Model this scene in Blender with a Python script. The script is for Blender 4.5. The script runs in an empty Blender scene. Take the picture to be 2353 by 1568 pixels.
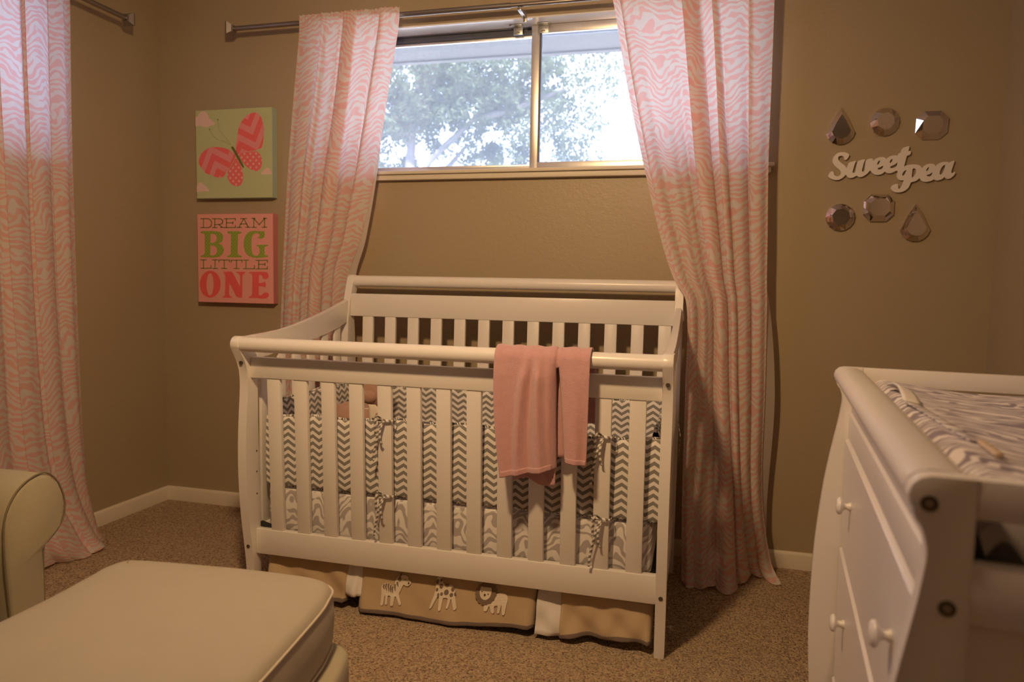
import bpy, bmesh, math, random
from mathutils import Vector, Matrix, geometry, noise

RND = random.Random(11)
SC = bpy.context.scene
COL = SC.collection
PI = math.pi

# ------------------------------------------------------------------ materials
class NT:
    """a small helper to write shader graphs"""
    def __init__(s, name):
        s.m = bpy.data.materials.new(name); s.m.use_nodes = True
        s.t = s.m.node_tree; s.t.nodes.clear()
        s.out = s.t.nodes.new('ShaderNodeOutputMaterial')
    def n(s, typ, props=None, **ins):
        nd = s.t.nodes.new('ShaderNode' + typ)
        for k, v in (props or {}).items(): setattr(nd, k, v)
        for k, v in ins.items():
            key = int(k[1:]) if k[0] == 'i' and k[1:].isdigit() else k.replace('_', ' ')
            s.put(nd.inputs[key], v)
        return nd
    def put(s, sock, v):
        if isinstance(v, bpy.types.NodeSocket): s.t.links.new(v, sock)
        else:
            if sock.type == 'RGBA' and len(v) == 3: v = (*v, 1)
            sock.default_value = v
    def math(s, op, a, b=0.0, c=0.0):
        nd = s.n('Math', {'operation': op}, i0=a, i1=b)
        if op in ('MULTIPLY_ADD', 'PINGPONG', 'SMOOTH_MIN', 'COMPARE'): s.put(nd.inputs[2], c)
        return nd.outputs[0]
    def step(s, v, lo, hi):
        nd = s.n('MapRange', {'interpolation_type': 'SMOOTHSTEP'}, i0=v, i1=lo, i2=hi, i3=0.0, i4=1.0)
        return nd.outputs[0]
    def mix(s, f, a, b):
        nd = s.n('Mix', {'data_type': 'RGBA'})
        s.put(nd.inputs[0], f); s.put(nd.inputs[6], a); s.put(nd.inputs[7], b)
        return nd.outputs[2]
    def noise(s, vec, scale, detail=2.0, rough=.5):
        return s.n('TexNoise', Vector=vec, Scale=scale, Detail=detail, Roughness=rough).outputs[0]
    def bump(s, h, strength, dist):
        return s.n('Bump', Height=h, Strength=strength, Distance=dist).outputs[0]
    def pbr(s, color, rough=.5, metal=0., spec=.5, normal=None, sheen=0.):
        b = s.n('BsdfPrincipled')
        s.put(b.inputs['Base Color'], color); s.put(b.inputs['Roughness'], rough)
        s.put(b.inputs['Metallic'], metal); s.put(b.inputs['Specular IOR Level'], spec)
        if sheen: b.inputs['Sheen Weight'].default_value = sheen
        if normal is not None: s.put(b.inputs['Normal'], normal)
        return b.outputs[0]
    def done(s, sh):
        s.t.links.new(sh, s.out.inputs[0]); return s.m
    def obj(s): return s.n('TexCoord').outputs['Object']
    def uv(s): return s.n('TexCoord').outputs['UV']

def plain(name, col, rough=.5, metal=0., spec=.5, bump=None, var=.0, sheen=0.):
    t = NT(name); nrm = None; c = col
    if var:
        f = t.noise(t.obj(), 9.0, 3.0)
        c = t.mix(f, tuple(x * (1 - var) for x in col), tuple(min(1, x * (1 + var)) for x in col))
    if bump:
        nrm = t.bump(t.noise(t.obj(), bump[0], 2.0), bump[1], bump[2])
    return t.done(t.pbr(c, rough, metal, spec, nrm, sheen))

def zebra_nodes(t, freq, c1, c2, nscale, amp, zig, zper, duty=.5, coord=None, vert=1.0):
    """wavy stripes: v carries the stripes, noise and a zigzag bend them"""
    uv = coord or t.uv()
    sp = t.n('SeparateXYZ', Vector=uv)
    u, v = sp.outputs[0], sp.outputs[1]
    mp = t.n('Mapping', Vector=uv, Scale=(nscale, nscale * vert, 1.0)).outputs[0]
    n1 = t.noise(mp, 1.0, 0.0)
    n2 = t.noise(mp, 3.3, 0.0)
    zz = t.math('PINGPONG', t.math('ADD', u, t.math('MULTIPLY', n1, zper * .8)), zper)
    zz = t.math('MULTIPLY', t.step(zz, 0.0, zper), zper)
    ph = t.math('ADD', t.math('MULTIPLY', v, freq), t.math('MULTIPLY', n1, amp))
    ph = t.math('ADD', ph, t.math('MULTIPLY', n2, amp * .26))
    ph = t.math('ADD', ph, t.math('MULTIPLY', zz, zig / zper))
    s = t.math('SINE', t.math('MULTIPLY', ph, 2 * PI))
    n3 = t.noise(mp, 3.4, 0.0)
    thr = t.math('ADD', t.math('MULTIPLY', n3, 3.4), -1.7 + (.5 - duty))
    f = t.step(t.math('SUBTRACT', s, thr), -.28, .28)
    return t.mix(f, c1, c2)

def curtain_mat():
    t = NT('pink_zebra_cloth')
    c = zebra_nodes(t, 38.0, (.90, .59, .555), (.87, .82, .78), 9.0, 4.0, 1.3, .085, .60, None, .85)
    d = t.n('BsdfDiffuse', Color=c).outputs[0]
    tr = t.n('BsdfTranslucent', Color=c).outputs[0]
    return t.done(t.n('MixShader', i0=.44, i1=d, i2=tr).outputs[0])

def lining_mat():
    t = NT('white_curtain_lining')
    d = t.n('BsdfDiffuse', Color=(.80, .74, .70)).outputs[0]
    tr = t.n('BsdfTranslucent', Color=(.80, .74, .70)).outputs[0]
    return t.done(t.n('MixShader', i0=.4, i1=d, i2=tr).outputs[0])

def zebra_mat(name, freq, c1, c2, nscale, amp, zig, zper, duty=.5, vert=1.0):
    t = NT(name)
    c = zebra_nodes(t, freq, c1, c2, nscale, amp, zig, zper, duty, None, vert)
    return t.done(t.pbr(c, .85, 0, .2))

def chevron_mat(name, per, amp, vper, c1, c2):
    t = NT(name)
    sp = t.n('SeparateXYZ', Vector=t.uv())
    z = t.math('PINGPONG', sp.outputs[0], per / 2)
    ph = t.math('DIVIDE', t.math('MULTIPLY_ADD', z, amp * 2 / per, sp.outputs[1]), vper)
    fr = t.math('PINGPONG', ph, 1.0)
    f = t.step(fr, .46, .54)
    nrm = t.bump(t.noise(t.uv(), 500.0, 1.0), .15, .001)
    return t.done(t.pbr(t.mix(f, c1, c2), .85, 0, .2, nrm))

def dotted_mat(name, base, dot, spacing, rad):
    t = NT(name)
    sp = t.n('SeparateXYZ', Vector=t.uv())
    def cell(ox, oy):
        x = t.math('SUBTRACT', t.math('FRACT', t.math('ADD', t.math('DIVIDE', sp.outputs[0], spacing), ox)), .5)
        y = t.math('SUBTRACT', t.math('FRACT', t.math('ADD', t.math('DIVIDE', sp.outputs[1], spacing), oy)), .5)
        return t.math('SQRT', t.math('ADD', t.math('MULTIPLY', x, x), t.math('MULTIPLY', y, y)))
    d = t.math('MINIMUM', cell(0, 0), cell(.5, .5))
    f = t.step(d, rad / spacing * .8, rad / spacing * 1.2)
    return t.done(t.pbr(t.mix(f, dot, base), .7, 0, .3))

def canvas_chevron(name, c1, c2):
    t = NT(name)
    sp = t.n('SeparateXYZ', Vector=t.uv())
    u = t.math('MULTIPLY_ADD', sp.outputs[0], .94, t.math('MULTIPLY', sp.outputs[1], .34))
    v = t.math('MULTIPLY_ADD', sp.outputs[1], .94, t.math('MULTIPLY', sp.outputs[0], -.34))
    z = t.math('PINGPONG', u, .075)
    fr = t.math('PINGPONG', t.math('DIVIDE', t.math('ADD', v, t.math('MULTIPLY', z, 1.0)), .036), 1.0)
    return t.done(t.pbr(t.mix(t.step(fr, .48, .52), c1, c2), .75, 0, .3))

def wall_mat():
    t = NT('tan_wall_paint'); o = t.obj()
    h = t.math('ADD', t.noise(o, 55.0, 3.0), t.math('MULTIPLY', t.noise(o, 170.0, 2.0), .5))
    c = t.mix(t.noise(o, 1.4, 3.0), (.38, .305, .196), (.41, .33, .215))
    return t.done(t.pbr(c, .42, 0, .4, t.bump(h, .22, .004)))

def carpet_mat():
    t = NT('speckled_carpet'); o = t.obj()
    vo = t.n('TexVoronoi', Vector=o, Scale=210.0)
    d, cell = vo.outputs[0], t.n('SeparateColor', Color=vo.outputs[1]).outputs[0]
    n1 = t.noise(o, 60.0, 3.0, .6)
    n2 = t.noise(o, 120.0, 2.0, .6)
    nb = t.noise(o, 2.2, 3.0)
    k = t.math('ADD', t.math('MULTIPLY', cell, .55), t.math('MULTIPLY', n1, .6))
    base = t.mix(t.step(k, .22, .88), (.33, .205, .108), (.68, .49, .285))
    base = t.mix(t.math('MULTIPLY', t.step(nb, .35, .7), .3), base, (.47, .32, .175))
    c = t.mix(t.step(t.math('ADD', n2, t.math('MULTIPLY', cell, -.16)), .47, .58), base, (.19, .085, .045))
    h = t.math('ADD', t.math('MULTIPLY', d, -1.3), t.math('MULTIPLY', n2, -.5))
    return t.done(t.pbr(c, .95, 0, .1, t.bump(h, .9, .007), .2))

def fleece_mat():
    t = NT('pink_fleece'); o = t.obj()
    n = t.noise(o, 420.0, 3.0, .7); n2 = t.noise(o, 60.0, 3.0)
    c = t.mix(n2, (.61, .335, .345), (.71, .41, .41))
    return t.done(t.pbr(c, .95, 0, .1, t.bump(n, .7, .004), .5))

def twill_mat(name, c, seam=False):
    t = NT(name); o = t.obj()
    n = t.noise(o, 700.0, 2.0, .6); n2 = t.noise(o, 11.0, 3.0)
    col = t.mix(n2, tuple(x * .94 for x in c), tuple(min(1, x * 1.05) for x in c))
    return t.done(t.pbr(col, .8, 0, .25, t.bump(t.math('ADD', n, t.math('MULTIPLY', n2, 2.0)), .25, .003), .15))

def glass_mat():
    t = NT('window_glass')
    lw = t.n('Fresnel', IOR=1.45).outputs[0]
    tr = t.n('BsdfTransparent', Color=(.96, .98, .98)).outputs[0]
    gl = t.n('BsdfGlossy', Color=(1, 1, 1), Roughness=0.02).outputs[0]
    return t.done(t.n('MixShader', i0=lw, i1=tr, i2=gl).outputs[0])

def screen_mat():
    t = NT('insect_screen_mesh')
    n = t.noise(t.n('Mapping', Vector=t.obj(), Scale=(260., 1., 7.)).outputs[0], 1.0, 1.0)
    d = t.n('BsdfTranslucent', Color=(.15, .155, .155)).outputs[0]
    tr = t.n('BsdfTransparent', Color=(1, 1, 1)).outputs[0]
    return t.done(t.n('MixShader', i0=t.math('MULTIPLY_ADD', n, .25, .27), i1=tr, i2=d).outputs[0])

def leaf_mat():
    t = NT('oak_leaves'); o = t.obj()
    c = t.mix(t.noise(o, 1.7, 3.0), (.06, .085, .055), (.16, .19, .115))
    d = t.n('BsdfDiffuse', Color=c).outputs[0]
    tr = t.n('BsdfTranslucent', Color=c).outputs[0]
    return t.done(t.n('MixShader', i0=.4, i1=d, i2=tr).outputs[0])

def alu_mat():
    t = NT('brushed_aluminium'); o = t.obj()
    n = t.noise(t.n('Mapping', Vector=o, Scale=(220., 220., 3.)).outputs[0], 1.0, 2.0)
    return t.done(t.pbr((.80, .78, .75), t.math('MULTIPLY_ADD', n, .2, .26), .85, .5))

M = dict(
    wall=wall_mat(), carpet=carpet_mat(),
    ceiling=plain('white_ceiling_paint', (.80, .78, .74), .8, bump=(60., .2, .003)),
    trim=plain('cream_trim_paint', (.72, .66, .54), .45),
    whitewin=plain('white_window_paint', (.86, .86, .84), .16, spec=.9),
    white=plain('white_satin_paint', (.80, .765, .735), .30, spec=.5, bump=(6., .03, .004)),
    curtain=curtain_mat(), lining=lining_mat(), alu=alu_mat(),
    steel=plain('pewter_metal', (.34, .31, .29), .34, .95),
    darksteel=plain('dark_track_metal', (.10, .11, .14), .5, .3),
    zinc=plain('zinc_plate', (.45, .47, .48), .38, .85),
    bolt=plain('dark_bolt', (.13, .10, .075), .45, .6),
    boltcore=plain('dark_bolt_socket', (.40, .33, .27), .5, .6),
    bracket=plain('black_bracket', (.025, .028, .032), .45, .2),
    chevron=chevron_mat('grey_chevron_cotton', .046, .0150, .0118, (.25, .24, .23), (.82, .79, .77)),
    piping=chevron_mat('striped_piping', .03, .02, .009, (.12, .115, .11), (.78, .75, .72)),
    ribbon=chevron_mat('chevron_ribbon', .03, .006, .0085, (.22, .205, .195), (.80, .77, .74)),
    sheet=zebra_mat('grey_zebra_sheet', 30.0, (.47, .43, .43), (.84, .81, .80), 11.0, 4.6, 1.3, .05, .56, .8),
    pad=zebra_mat('grey_zebra_pad', 44.0, (.31, .27, .33), (.84, .80, .81), 9.0, 4.6, .6, .12, .52, 1.2),
    pad_end_shaded=zebra_mat('shaded_zebra_pad_end', 15.0, (.10, .095, .10), (.48, .46, .47), 7.0, 1.5, 1.2, .05, .5, 1.0),  # larger print for the pad's ends, darkened to carry the slot's shade
    fleece=fleece_mat(),
    plush=plain('rosy_plush', (.46, .28, .22), .95, 0, .1, bump=(260., .7, .004), sheen=.4),
    tan=twill_mat('tan_skirt_cotton', (.51, .385, .245)),
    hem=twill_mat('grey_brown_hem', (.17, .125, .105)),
    sheer=twill_mat('white_sheer', (.74, .70, .68)),
    felt=twill_mat('cream_felt', (.78, .70, .58)),
    feltgrey=twill_mat('taupe_felt', (.22, .16, .125)),
    feltline=plain('brown_stitch', (.13, .07, .045), .9),
    beige=twill_mat('beige_twill', (.42, .372, .285)),
    beige2=twill_mat('olive_beige_twill', (.41, .365, .255)),
    welt=twill_mat('beige_welt', (.60, .53, .41)),
    weltdark=plain('olive_welt', (.20, .165, .105), .8),
    mirror=plain('mirror_plastic', (.80, .74, .72), .035, 1.0),
    sign=plain('white_sign_paint', (.80, .75, .70), .45),
    c_green=plain('sage_canvas', (.50, .55, .31), .8, bump=(900., .2, .001)),
    c_side=plain('aqua_canvas_edge', (.40, .50, .40), .8, bump=(900., .2, .001)),
    c_pink=plain('pink_canvas', (.80, .36, .33), .8, bump=(900., .2, .001)),
    c_pinkside=plain('rose_canvas_edge', (.60, .22, .22), .8),
    coral=canvas_chevron('coral_chevron_print', (.82, .15, .17), (.78, .29, .31)),
    coraldot=dotted_mat('coral_dotted_print', (.80, .17, .19), (.82, .42, .40), .03, .0052),
    cloud=plain('pale_pink_print', (.76, .56, .52), .8),
    bodyp=plain('olive_print', (.15, .16, .045), .8),
    loop=plain('pale_line_print', (.52, .55, .33), .8),
    txtol=plain('olive_letter_print', (.20, .22, .07), .8),
    txtgr=dotted_mat('green_dotted_print', (.27, .34, .055), (.34, .46, .10), .016, .0035),
    txtred=plain('red_letter_print', (.80, .115, .125), .8),
    glass=glass_mat(), screen=screen_mat(), leaf=leaf_mat(),
    bark=plain('grey_bark', (.15, .14, .13), .9, bump=(30., .6, .02)),
    grass=plain('pale_concrete', (.60, .58, .53), .95, bump=(60., .5, .02)),
    eave=plain('grey_soffit', (.13, .125, .115), .8),
    stucco=plain('outer_stucco', (.55, .50, .42), .9),
    strap=plain('white_webbing', (.84, .80, .76), .7, bump=(500., .3, .002)),
    tanplastic=plain('tan_plastic', (.60, .46, .31), .4),
)

# ------------------------------------------------------------------ object helpers
WM = {}      # world matrix a parent keeps for parts written in world coordinates
def thing(name, label, cat, loc=(0, 0, 0), rotz=0., group=None, local=False):
    o = bpy.data.objects.new(name, None); COL.objects.link(o)
    o.location = loc; o.rotation_euler = (0, 0, rotz); o.empty_display_size = .05
    o['label'] = label; o['category'] = cat; o['kind'] = 'thing'
    if group: o['group'] = group
    WM[o.name] = None if local else Matrix.LocRotScale(Vector(loc), Matrix.Rotation(rotz, 3, 'Z'), None)
    return o

def tag(o, label, cat, group=None):
    o['label'] = label; o['category'] = cat; o['kind'] = 'thing'
    if group: o['group'] = group
    return o

def link(name, me, mat, parent=None):
    o = bpy.data.objects.new(name, me); COL.objects.link(o)
    for m in (mat if isinstance(mat, (list, tuple)) else [mat]): me.materials.append(m)
    if parent is not None:
        o.parent = parent
        w = WM.get(parent.name)
        if w is not None: o.matrix_parent_inverse = w.inverted()
        WM[o.name] = None if w is None else Matrix.Identity(4)
    else:
        WM[o.name] = Matrix.Identity(4)
    return o

def finish(bm, name, mat, parent=None, smooth=True, angle=40):
    bmesh.ops.recalc_face_normals(bm, faces=bm.faces)
    me = bpy.data.meshes.new(name); bm.to_mesh(me); bm.free()
    if smooth:
        for p in me.polygons: p.use_smooth = True
        me.set_sharp_from_angle(angle=math.radians(angle))
    return link(name, me, mat, parent)

def add_box(bm, lo, hi, bevel=.0, seg=2):
    lo, hi = [min(a, b) for a, b in zip(lo, hi)], [max(a, b) for a, b in zip(lo, hi)]
    vs = [bm.verts.new((x, y, z)) for x in (lo[0], hi[0]) for y in (lo[1], hi[1]) for z in (lo[2], hi[2])]
    fs = [bm.faces.new([vs[i] for i in f]) for f in ((0,1,3,2),(4,6,7,5),(0,4,5,1),(2,3,7,6),(0,2,6,4),(1,5,7,3))]
    if bevel:
        es = list({e for f in fs for e in f.edges})
        bmesh.ops.bevel(bm, geom=es, offset=bevel, segments=seg, profile=.5, affect='EDGES')

def box(name, lo, hi, mat, parent=None, bevel=.003, seg=2):
    bm = bmesh.new(); add_box(bm, lo, hi, bevel, seg)
    return finish(bm, name, mat, parent)

def add_prism(bm, poly, f, t0, t1, bevel=.0, seg=2):
    a = [bm.verts.new(f(p[0], p[1], t0)) for p in poly]
    b = [bm.verts.new(f(p[0], p[1], t1)) for p in poly]
    fa = bm.faces.new(a); fb = bm.faces.new(b[::-1])
    n = len(poly)
    for i in range(n): bm.faces.new((a[i], b[i], b[(i+1) % n], a[(i+1) % n]))
    if bevel:
        es = list(set(fa.edges) | set(fb.edges))
        bmesh.ops.bevel(bm, geom=es, offset=bevel, segments=seg, profile=.5, affect='EDGES')
    return bm

def prism(name, poly, f, t0, t1, mat, parent=None, bevel=.003, angle=35):
    bm = bmesh.new(); add_prism(bm, poly, f, t0, t1, bevel)
    return finish(bm, name, mat, parent, True, angle)

def add_tube(bm, pts, r, n=16, caps=True, closed=False):
    pts = [Vector(p) for p in pts]; rs = r if isinstance(r, (list, tuple)) else [r] * len(pts)
    rings = []; ref = None; N = len(pts)
    for i, p in enumerate(pts):
        if closed: d = pts[(i+1) % N] - pts[i-1]
        else: d = pts[min(i+1, N-1)] - pts[max(i-1, 0)]
        d = d.normalized() if d.length > 1e-9 else Vector((0, 0, 1))
        if ref is None: ref = d.orthogonal()
        ref = (ref - d * ref.dot(d))
        ref = ref.normalized() if ref.length > 1e-6 else d.orthogonal().normalized()
        s = d.cross(ref)
        rings.append([bm.verts.new(p + (ref * math.cos(2*PI*k/n) + s * math.sin(2*PI*k/n)) * rs[i]) for k in range(n)])
    for i in range(N if closed else N - 1):
        A, B = rings[i], rings[(i+1) % N]
        for k in range(n): bm.faces.new((A[k], A[(k+1) % n], B[(k+1) % n], B[k]))
    if caps and not closed:
        bm.faces.new(rings[0][::-1]); bm.faces.new(rings[-1])

def tube(name, pts, r, mat, parent=None, n=16, closed=False):
    bm = bmesh.new(); add_tube(bm, pts, r, n, True, closed)
    return finish(bm, name, mat, parent, True, 50)

def lathe(name, prof, f, mat, parent=None, n=20):
    """prof: (radius, height) pairs, f(x, y, h) places it"""
    bm = bmesh.new(); rings = []
    for r, h in prof:
        rings.append([bm.verts.new(f(max(r, 1e-4) * math.cos(2*PI*k/n), max(r, 1e-4) * math.sin(2*PI*k/n), h)) for k in range(n)])
    for A, B in zip(rings, rings[1:]):
        for k in range(n): bm.faces.new((A[k], A[(k+1) % n], B[(k+1) % n], B[k]))
    bm.faces.new(rings[0][::-1]); bm.faces.new(rings[-1])
    return finish(bm, name, mat, parent, True, 45)

def sheet(name, nu, nv, f, uvf, mat, parent=None, thick=0., angle=180, skip=None):
    bm = bmesh.new(); uvl = bm.loops.layers.uv.new('UVMap')
    g = [[bm.verts.new(f(i / nu, j / nv)) for i in range(nu + 1)] for j in range(nv + 1)]
    for j in range(nv):
        for i in range(nu):
            if skip and skip((i + .5) / nu, (j + .5) / nv): continue
            fc = bm.faces.new((g[j][i], g[j][i+1], g[j+1][i+1], g[j+1][i]))
            for lp, (a, b) in zip(fc.loops, ((i, j), (i+1, j), (i+1, j+1), (i, j+1))):
                lp[uvl].uv = uvf(a / nu, b / nv)
    me = bpy.data.meshes.new(name); bm.to_mesh(me); bm.free()
    for p in me.polygons: p.use_smooth = True
    o = link(name, me, mat, parent)
    if thick:
        md = o.modifiers.new('thickness', 'SOLIDIFY'); md.thickness = thick; md.offset = 0
    return o

def uv_project(o, fn):
    """box-like UVs: fn(co, normal) -> (u, v)"""
    me = o.data
    uvl = me.uv_layers.new(name='UVMap') if not me.uv_layers else me.uv_layers[0]
    for p in me.polygons:
        for li in p.loop_indices:
            uvl.data[li].uv = fn(me.vertices[me.loops[li].vertex_index].co, p.normal)

def flat_shape(name, contours, f, t0, t1, mat, parent=None, uvf=None):
    """an extruded outline with holes (first contour outer, the rest holes or further outlines)"""
    bm = bmesh.new()
    polys = [[Vector((p[0], p[1], 0)) for p in c] for c in contours]
    flat = [p for c in polys for p in c]
    tris = geometry.tessellate_polygon(polys)
    A = [bm.verts.new(f(p.x, p.y, t0)) for p in flat]
    B = [bm.verts.new(f(p.x, p.y, t1)) for p in flat]
    for a, b, c in tris:
        try:
            bm.faces.new((A[a], A[b], A[c])); bm.faces.new((B[c], B[b], B[a]))
        except ValueError: pass
    k = 0
    for c in polys:
        n = len(c)
        for i in range(n):
            try: bm.faces.new((A[k+i], A[k+(i+1) % n], B[k+(i+1) % n], B[k+i]))
            except ValueError: pass
        k += n
    o = finish(bm, name, mat, parent, False)
    if uvf: uv_project(o, uvf)
    return o

def smooth_loop(pts, n=3):
    """Catmull-Rom through a closed outline"""
    out = []; N = len(pts)
    for i in range(N):
        p0, p1, p2, p3 = (Vector(pts[(i+k-1) % N]) for k in range(4))
        for s in range(n):
            t = s / n
            out.append(tuple(.5 * ((2*p1) + (-p0+p2)*t + (2*p0-5*p1+4*p2-p3)*t*t + (-p0+3*p1-3*p2+p3)*t**3)))
    return out

def cr(keys, t):
    """Catmull-Rom of [(t, value or tuple)]"""
    n = len(keys)
    i = 0
    while i < n - 2 and t > keys[i+1][0]: i += 1
    a, b = keys[i], keys[i+1]
    s = (t - a[0]) / (b[0] - a[0]); s = max(0., min(1., s))
    p0 = keys[i-1] if i > 0 else a; p3 = keys[i+2] if i + 2 < n else b
    def one(v0, v1, v2, v3):
        d = b[0] - a[0]
        m1 = (v2 - v0) / max(1e-9, b[0] - p0[0]) * d if p0 is not a else (v2 - v1)
        m2 = (v3 - v1) / max(1e-9, p3[0] - a[0]) * d if p3 is not b else (v2 - v1)
        return (2*s**3 - 3*s*s + 1)*v1 + (s**3 - 2*s*s + s)*m1 + (-2*s**3 + 3*s*s)*v2 + (s**3 - s*s)*m2
    if isinstance(a[1], (int, float)): return one(p0[1], a[1], b[1], p3[1])
    return tuple(one(*q) for q in zip(p0[1], a[1], b[1], p3[1]))

def structure(o):
    o['kind'] = 'structure'; return o

XYZ = lambda a, b, t: (a, t, b)        # outline in x,z ; thickness along y

# ------------------------------------------------------------------ the room
W, L, H = 3.47, 5.20, 2.44             # width, length, height; back wall is y=0, left wall x=0
WX0, WX1, WZ0, WZ1 = .90, 2.70, 1.545, 2.150       # window opening in the back wall
LY0, LY1 = -2.30, -.66                               # window opening in the left wall
TH = .15

structure(box('floor', (-TH, -L - TH, -.12), (W + TH, TH, 0), M['carpet'], None, 0))
structure(box('ceiling', (-TH, -L - TH, H), (W + TH, TH, H + .1), M['ceiling'], None, 0))
bm = bmesh.new()
add_box(bm, (-TH, 0, 0), (WX0, TH, H)); add_box(bm, (WX1, 0, 0), (W + TH, TH, H))
add_box(bm, (WX0, 0, 0), (WX1, TH, WZ0)); add_box(bm, (WX0, 0, WZ1), (WX1, TH, H))
structure(finish(bm, 'wall_back', M['wall'], None, False))
bm = bmesh.new()
add_box(bm, (-TH, LY1, 0), (0, 0, H)); add_box(bm, (-TH, -L, 0), (0, LY0, H))
add_box(bm, (-TH, LY0, 0), (0, LY1, WZ0)); add_box(bm, (-TH, LY0, WZ1), (0, LY1, H))
structure(finish(bm, 'wall_left', M['wall'], None, False))
structure(box('wall_right', (W, -L, 0), (W + TH, 0, H), M['wall'], None, 0))
structure(box('wall_front', (-TH, -L - TH, 0), (W + TH, -L, H), M['wall'], None, 0))
HB = .066
def board(name, poly, f, t0, t1):
    return structure(prism(name, poly, f, t0, t1, M['trim'], None, .0))
bprof = [(0, 0), (.013, 0), (.013, HB - .012), (.009, HB - .003), (.005, HB), (0, HB)]
board('baseboard_back', bprof, lambda a, b, t: (t, -a, b), 0, W)
board('baseboard_left', bprof, lambda a, b, t: (a, t, b), -L, -.013)
board('baseboard_right', bprof, lambda a, b, t: (W - a, t, b), -L, -.013)

# ---- back window: aluminium slider set into the wall
win = structure(bpy.data.objects.new('window_1', None)); COL.objects.link(win); win.location = (1.8, .09, WZ0)
WM['window_1'] = Matrix.Translation((1.8, .09, WZ0))
bm = bmesh.new()                                     # painted lining of the opening
add_box(bm, (WX0, .001, WZ1 - .006), (WX1, TH, WZ1)); add_box(bm, (WX0, .001, WZ0), (WX0 + .006, TH, WZ1 - .006))
add_box(bm, (WX1 - .006, .001, WZ0), (WX1, TH, WZ1 - .006)); add_box(bm, (WX0 + .006, .001, WZ0), (WX1 - .006, TH, WZ0 + .006))
finish(bm, 'reveal_lining', M['whitewin'], win, False)
z0, z1 = WZ0 + .006, WZ1 - .006
bm = bmesh.new()                                     # outer frame with its dark track
add_box(bm, (WX0 + .006, .095, z0), (WX0 + .03, .145, z1), .001); add_box(bm, (WX1 - .03, .095, z0), (WX1 - .006, .145, z1), .001)
add_box(bm, (WX0 + .03, .095, z0), (WX1 - .03, .145, z0 + .022), .001)
finish(bm, 'window_frame', M['alu'], win)
bm = bmesh.new()
for k, (za, zb, yy) in enumerate(((2.116, 2.128, .100), (2.129, 2.138, .104), (2.139, z1, .098))):
    add_box(bm, (WX0 + .03, yy, za), (WX1 - .03, .145, zb), .0008)
finish(bm, 'head_track', M['darksteel'], win)
def sash(x0, x1, za, zb, y0, y1, w, name):
    bm = bmesh.new()
    add_box(bm, (x0, y0, za), (x0 + w, y1, zb), .0015); add_box(bm, (x1 - w, y0, za), (x1, y1, zb), .0015)
    add_box(bm, (x0 + w, y0, za), (x1 - w, y1, za + w), .0015); add_box(bm, (x0 + w, y0, zb - w), (x1 - w, y1, zb), .0015)
    s = finish(bm, name, M['alu'], win)
    ym = (y0 + y1) / 2
    box('pane', (x0 + w - .002, ym - .0015, za + w - .002), (x1 - w + .002, ym + .0015, zb - w + .002), M['glass'], s, 0)
    return s
s_r = sash(1.762, WX1 - .031, z0 + .001, 2.143, .078, .094, .034, 'sash')
box('glazing_bead', (1.796, .0785, z0 + .036), (1.8035, .0935, 2.108), M['darksteel'], s_r, 0)
s_l = sash(WX0 + .031, 1.775, z0 + .023, 2.1155, .112, .128, .010, 'sash')
box('insect_screen', (WX0 + .031, .1345, z0 + .0225), (WX1 - .031, .1360, 2.1155), M['screen'], win, 0)
for i, (lx, w) in enumerate(((1.705, .040), (1.812, .046))):      # sash locks on the head
    bm = bmesh.new()
    add_box(bm, (lx - w/2, .070, 2.106), (lx + w/2, .0765, 2.142), .002)
    add_box(bm, (lx - w/2, .052, 2.1385), (lx + w/2, .0765, 2.143), .001)
    lk = finish(bm, 'sash_lock', M['zinc'], win)
    bm = bmesh.new()
    for sx in (-.011, .011): add_tube(bm, [(lx + sx, .0705, 2.127), (lx + sx, .0672, 2.127)], .0028, 10)
    add_tube(bm, [(lx - .008, .0690, 2.113), (lx, .0680, 2.117), (lx + .008, .0690, 2.113)], .002, 8)
    finish(bm, 'lock_screw', M['boltcore'], lk)
    if i == 0:
        tube('lock_lever', [(lx - .004, .0700, 2.138), (lx - .020, .060, 2.145), (lx - .031, .052, 2.141)], [.004, .004, .0055], M['steel'], lk, 10)
structure(box('trim_1', (WX0 - .03, -.040, 1.5305), (WX1 + .024, -.0005, 1.5445), M['trim'], None, .003))
structure(box('trim_2', (WX0 - .015, -.028, 1.508), (WX1 + .014, -.0005, 1.530), M['trim'], None, .003))

# ---- left window behind the left curtain
w2 = structure(bpy.data.objects.new('window_2', None)); COL.objects.link(w2); w2.location = (-.09, (LY0 + LY1) / 2, WZ0)
WM['window_2'] = Matrix.Translation(w2.location)
bm = bmesh.new()
for a, b in (((-.14, LY0, WZ0), (-.09, LY0 + .03, WZ1)), ((-.14, LY1 - .03, WZ0), (-.09, LY1, WZ1)),
             ((-.14, LY0 + .03, WZ0), (-.09, LY1 - .03, WZ0 + .03)), ((-.14, LY0 + .03, WZ1 - .03), (-.09, LY1 - .03, WZ1)),
             ((-.13, (LY0 + LY1)/2 - .015, WZ0 + .03), (-.095, (LY0 + LY1)/2 + .015, WZ1 - .03))):
    add_box(bm, a, b, .001)
finish(bm, 'window_frame', M['alu'], w2)
box('insect_screen', (-.1435, LY0 + .001, WZ0 + .001), (-.1415, LY1 - .001, WZ1 - .001), M['screen'], w2, 0)  # unseen screen, added to dim the daylight behind the left curtain
for a, b in ((LY0 + .031, (LY0 + LY1)/2 - .016), ((LY0 + LY1)/2 + .016, LY1 - .031)):
    box('pane', (-.1165, a, WZ0 + .031), (-.1135, b, WZ1 - .031), M['glass'], w2, 0)
structure(box('trim_3', (.0005, LY0 - .03, 1.5305), (.040, LY1 + .03, 1.5445), M['trim'], None, .003))

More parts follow.
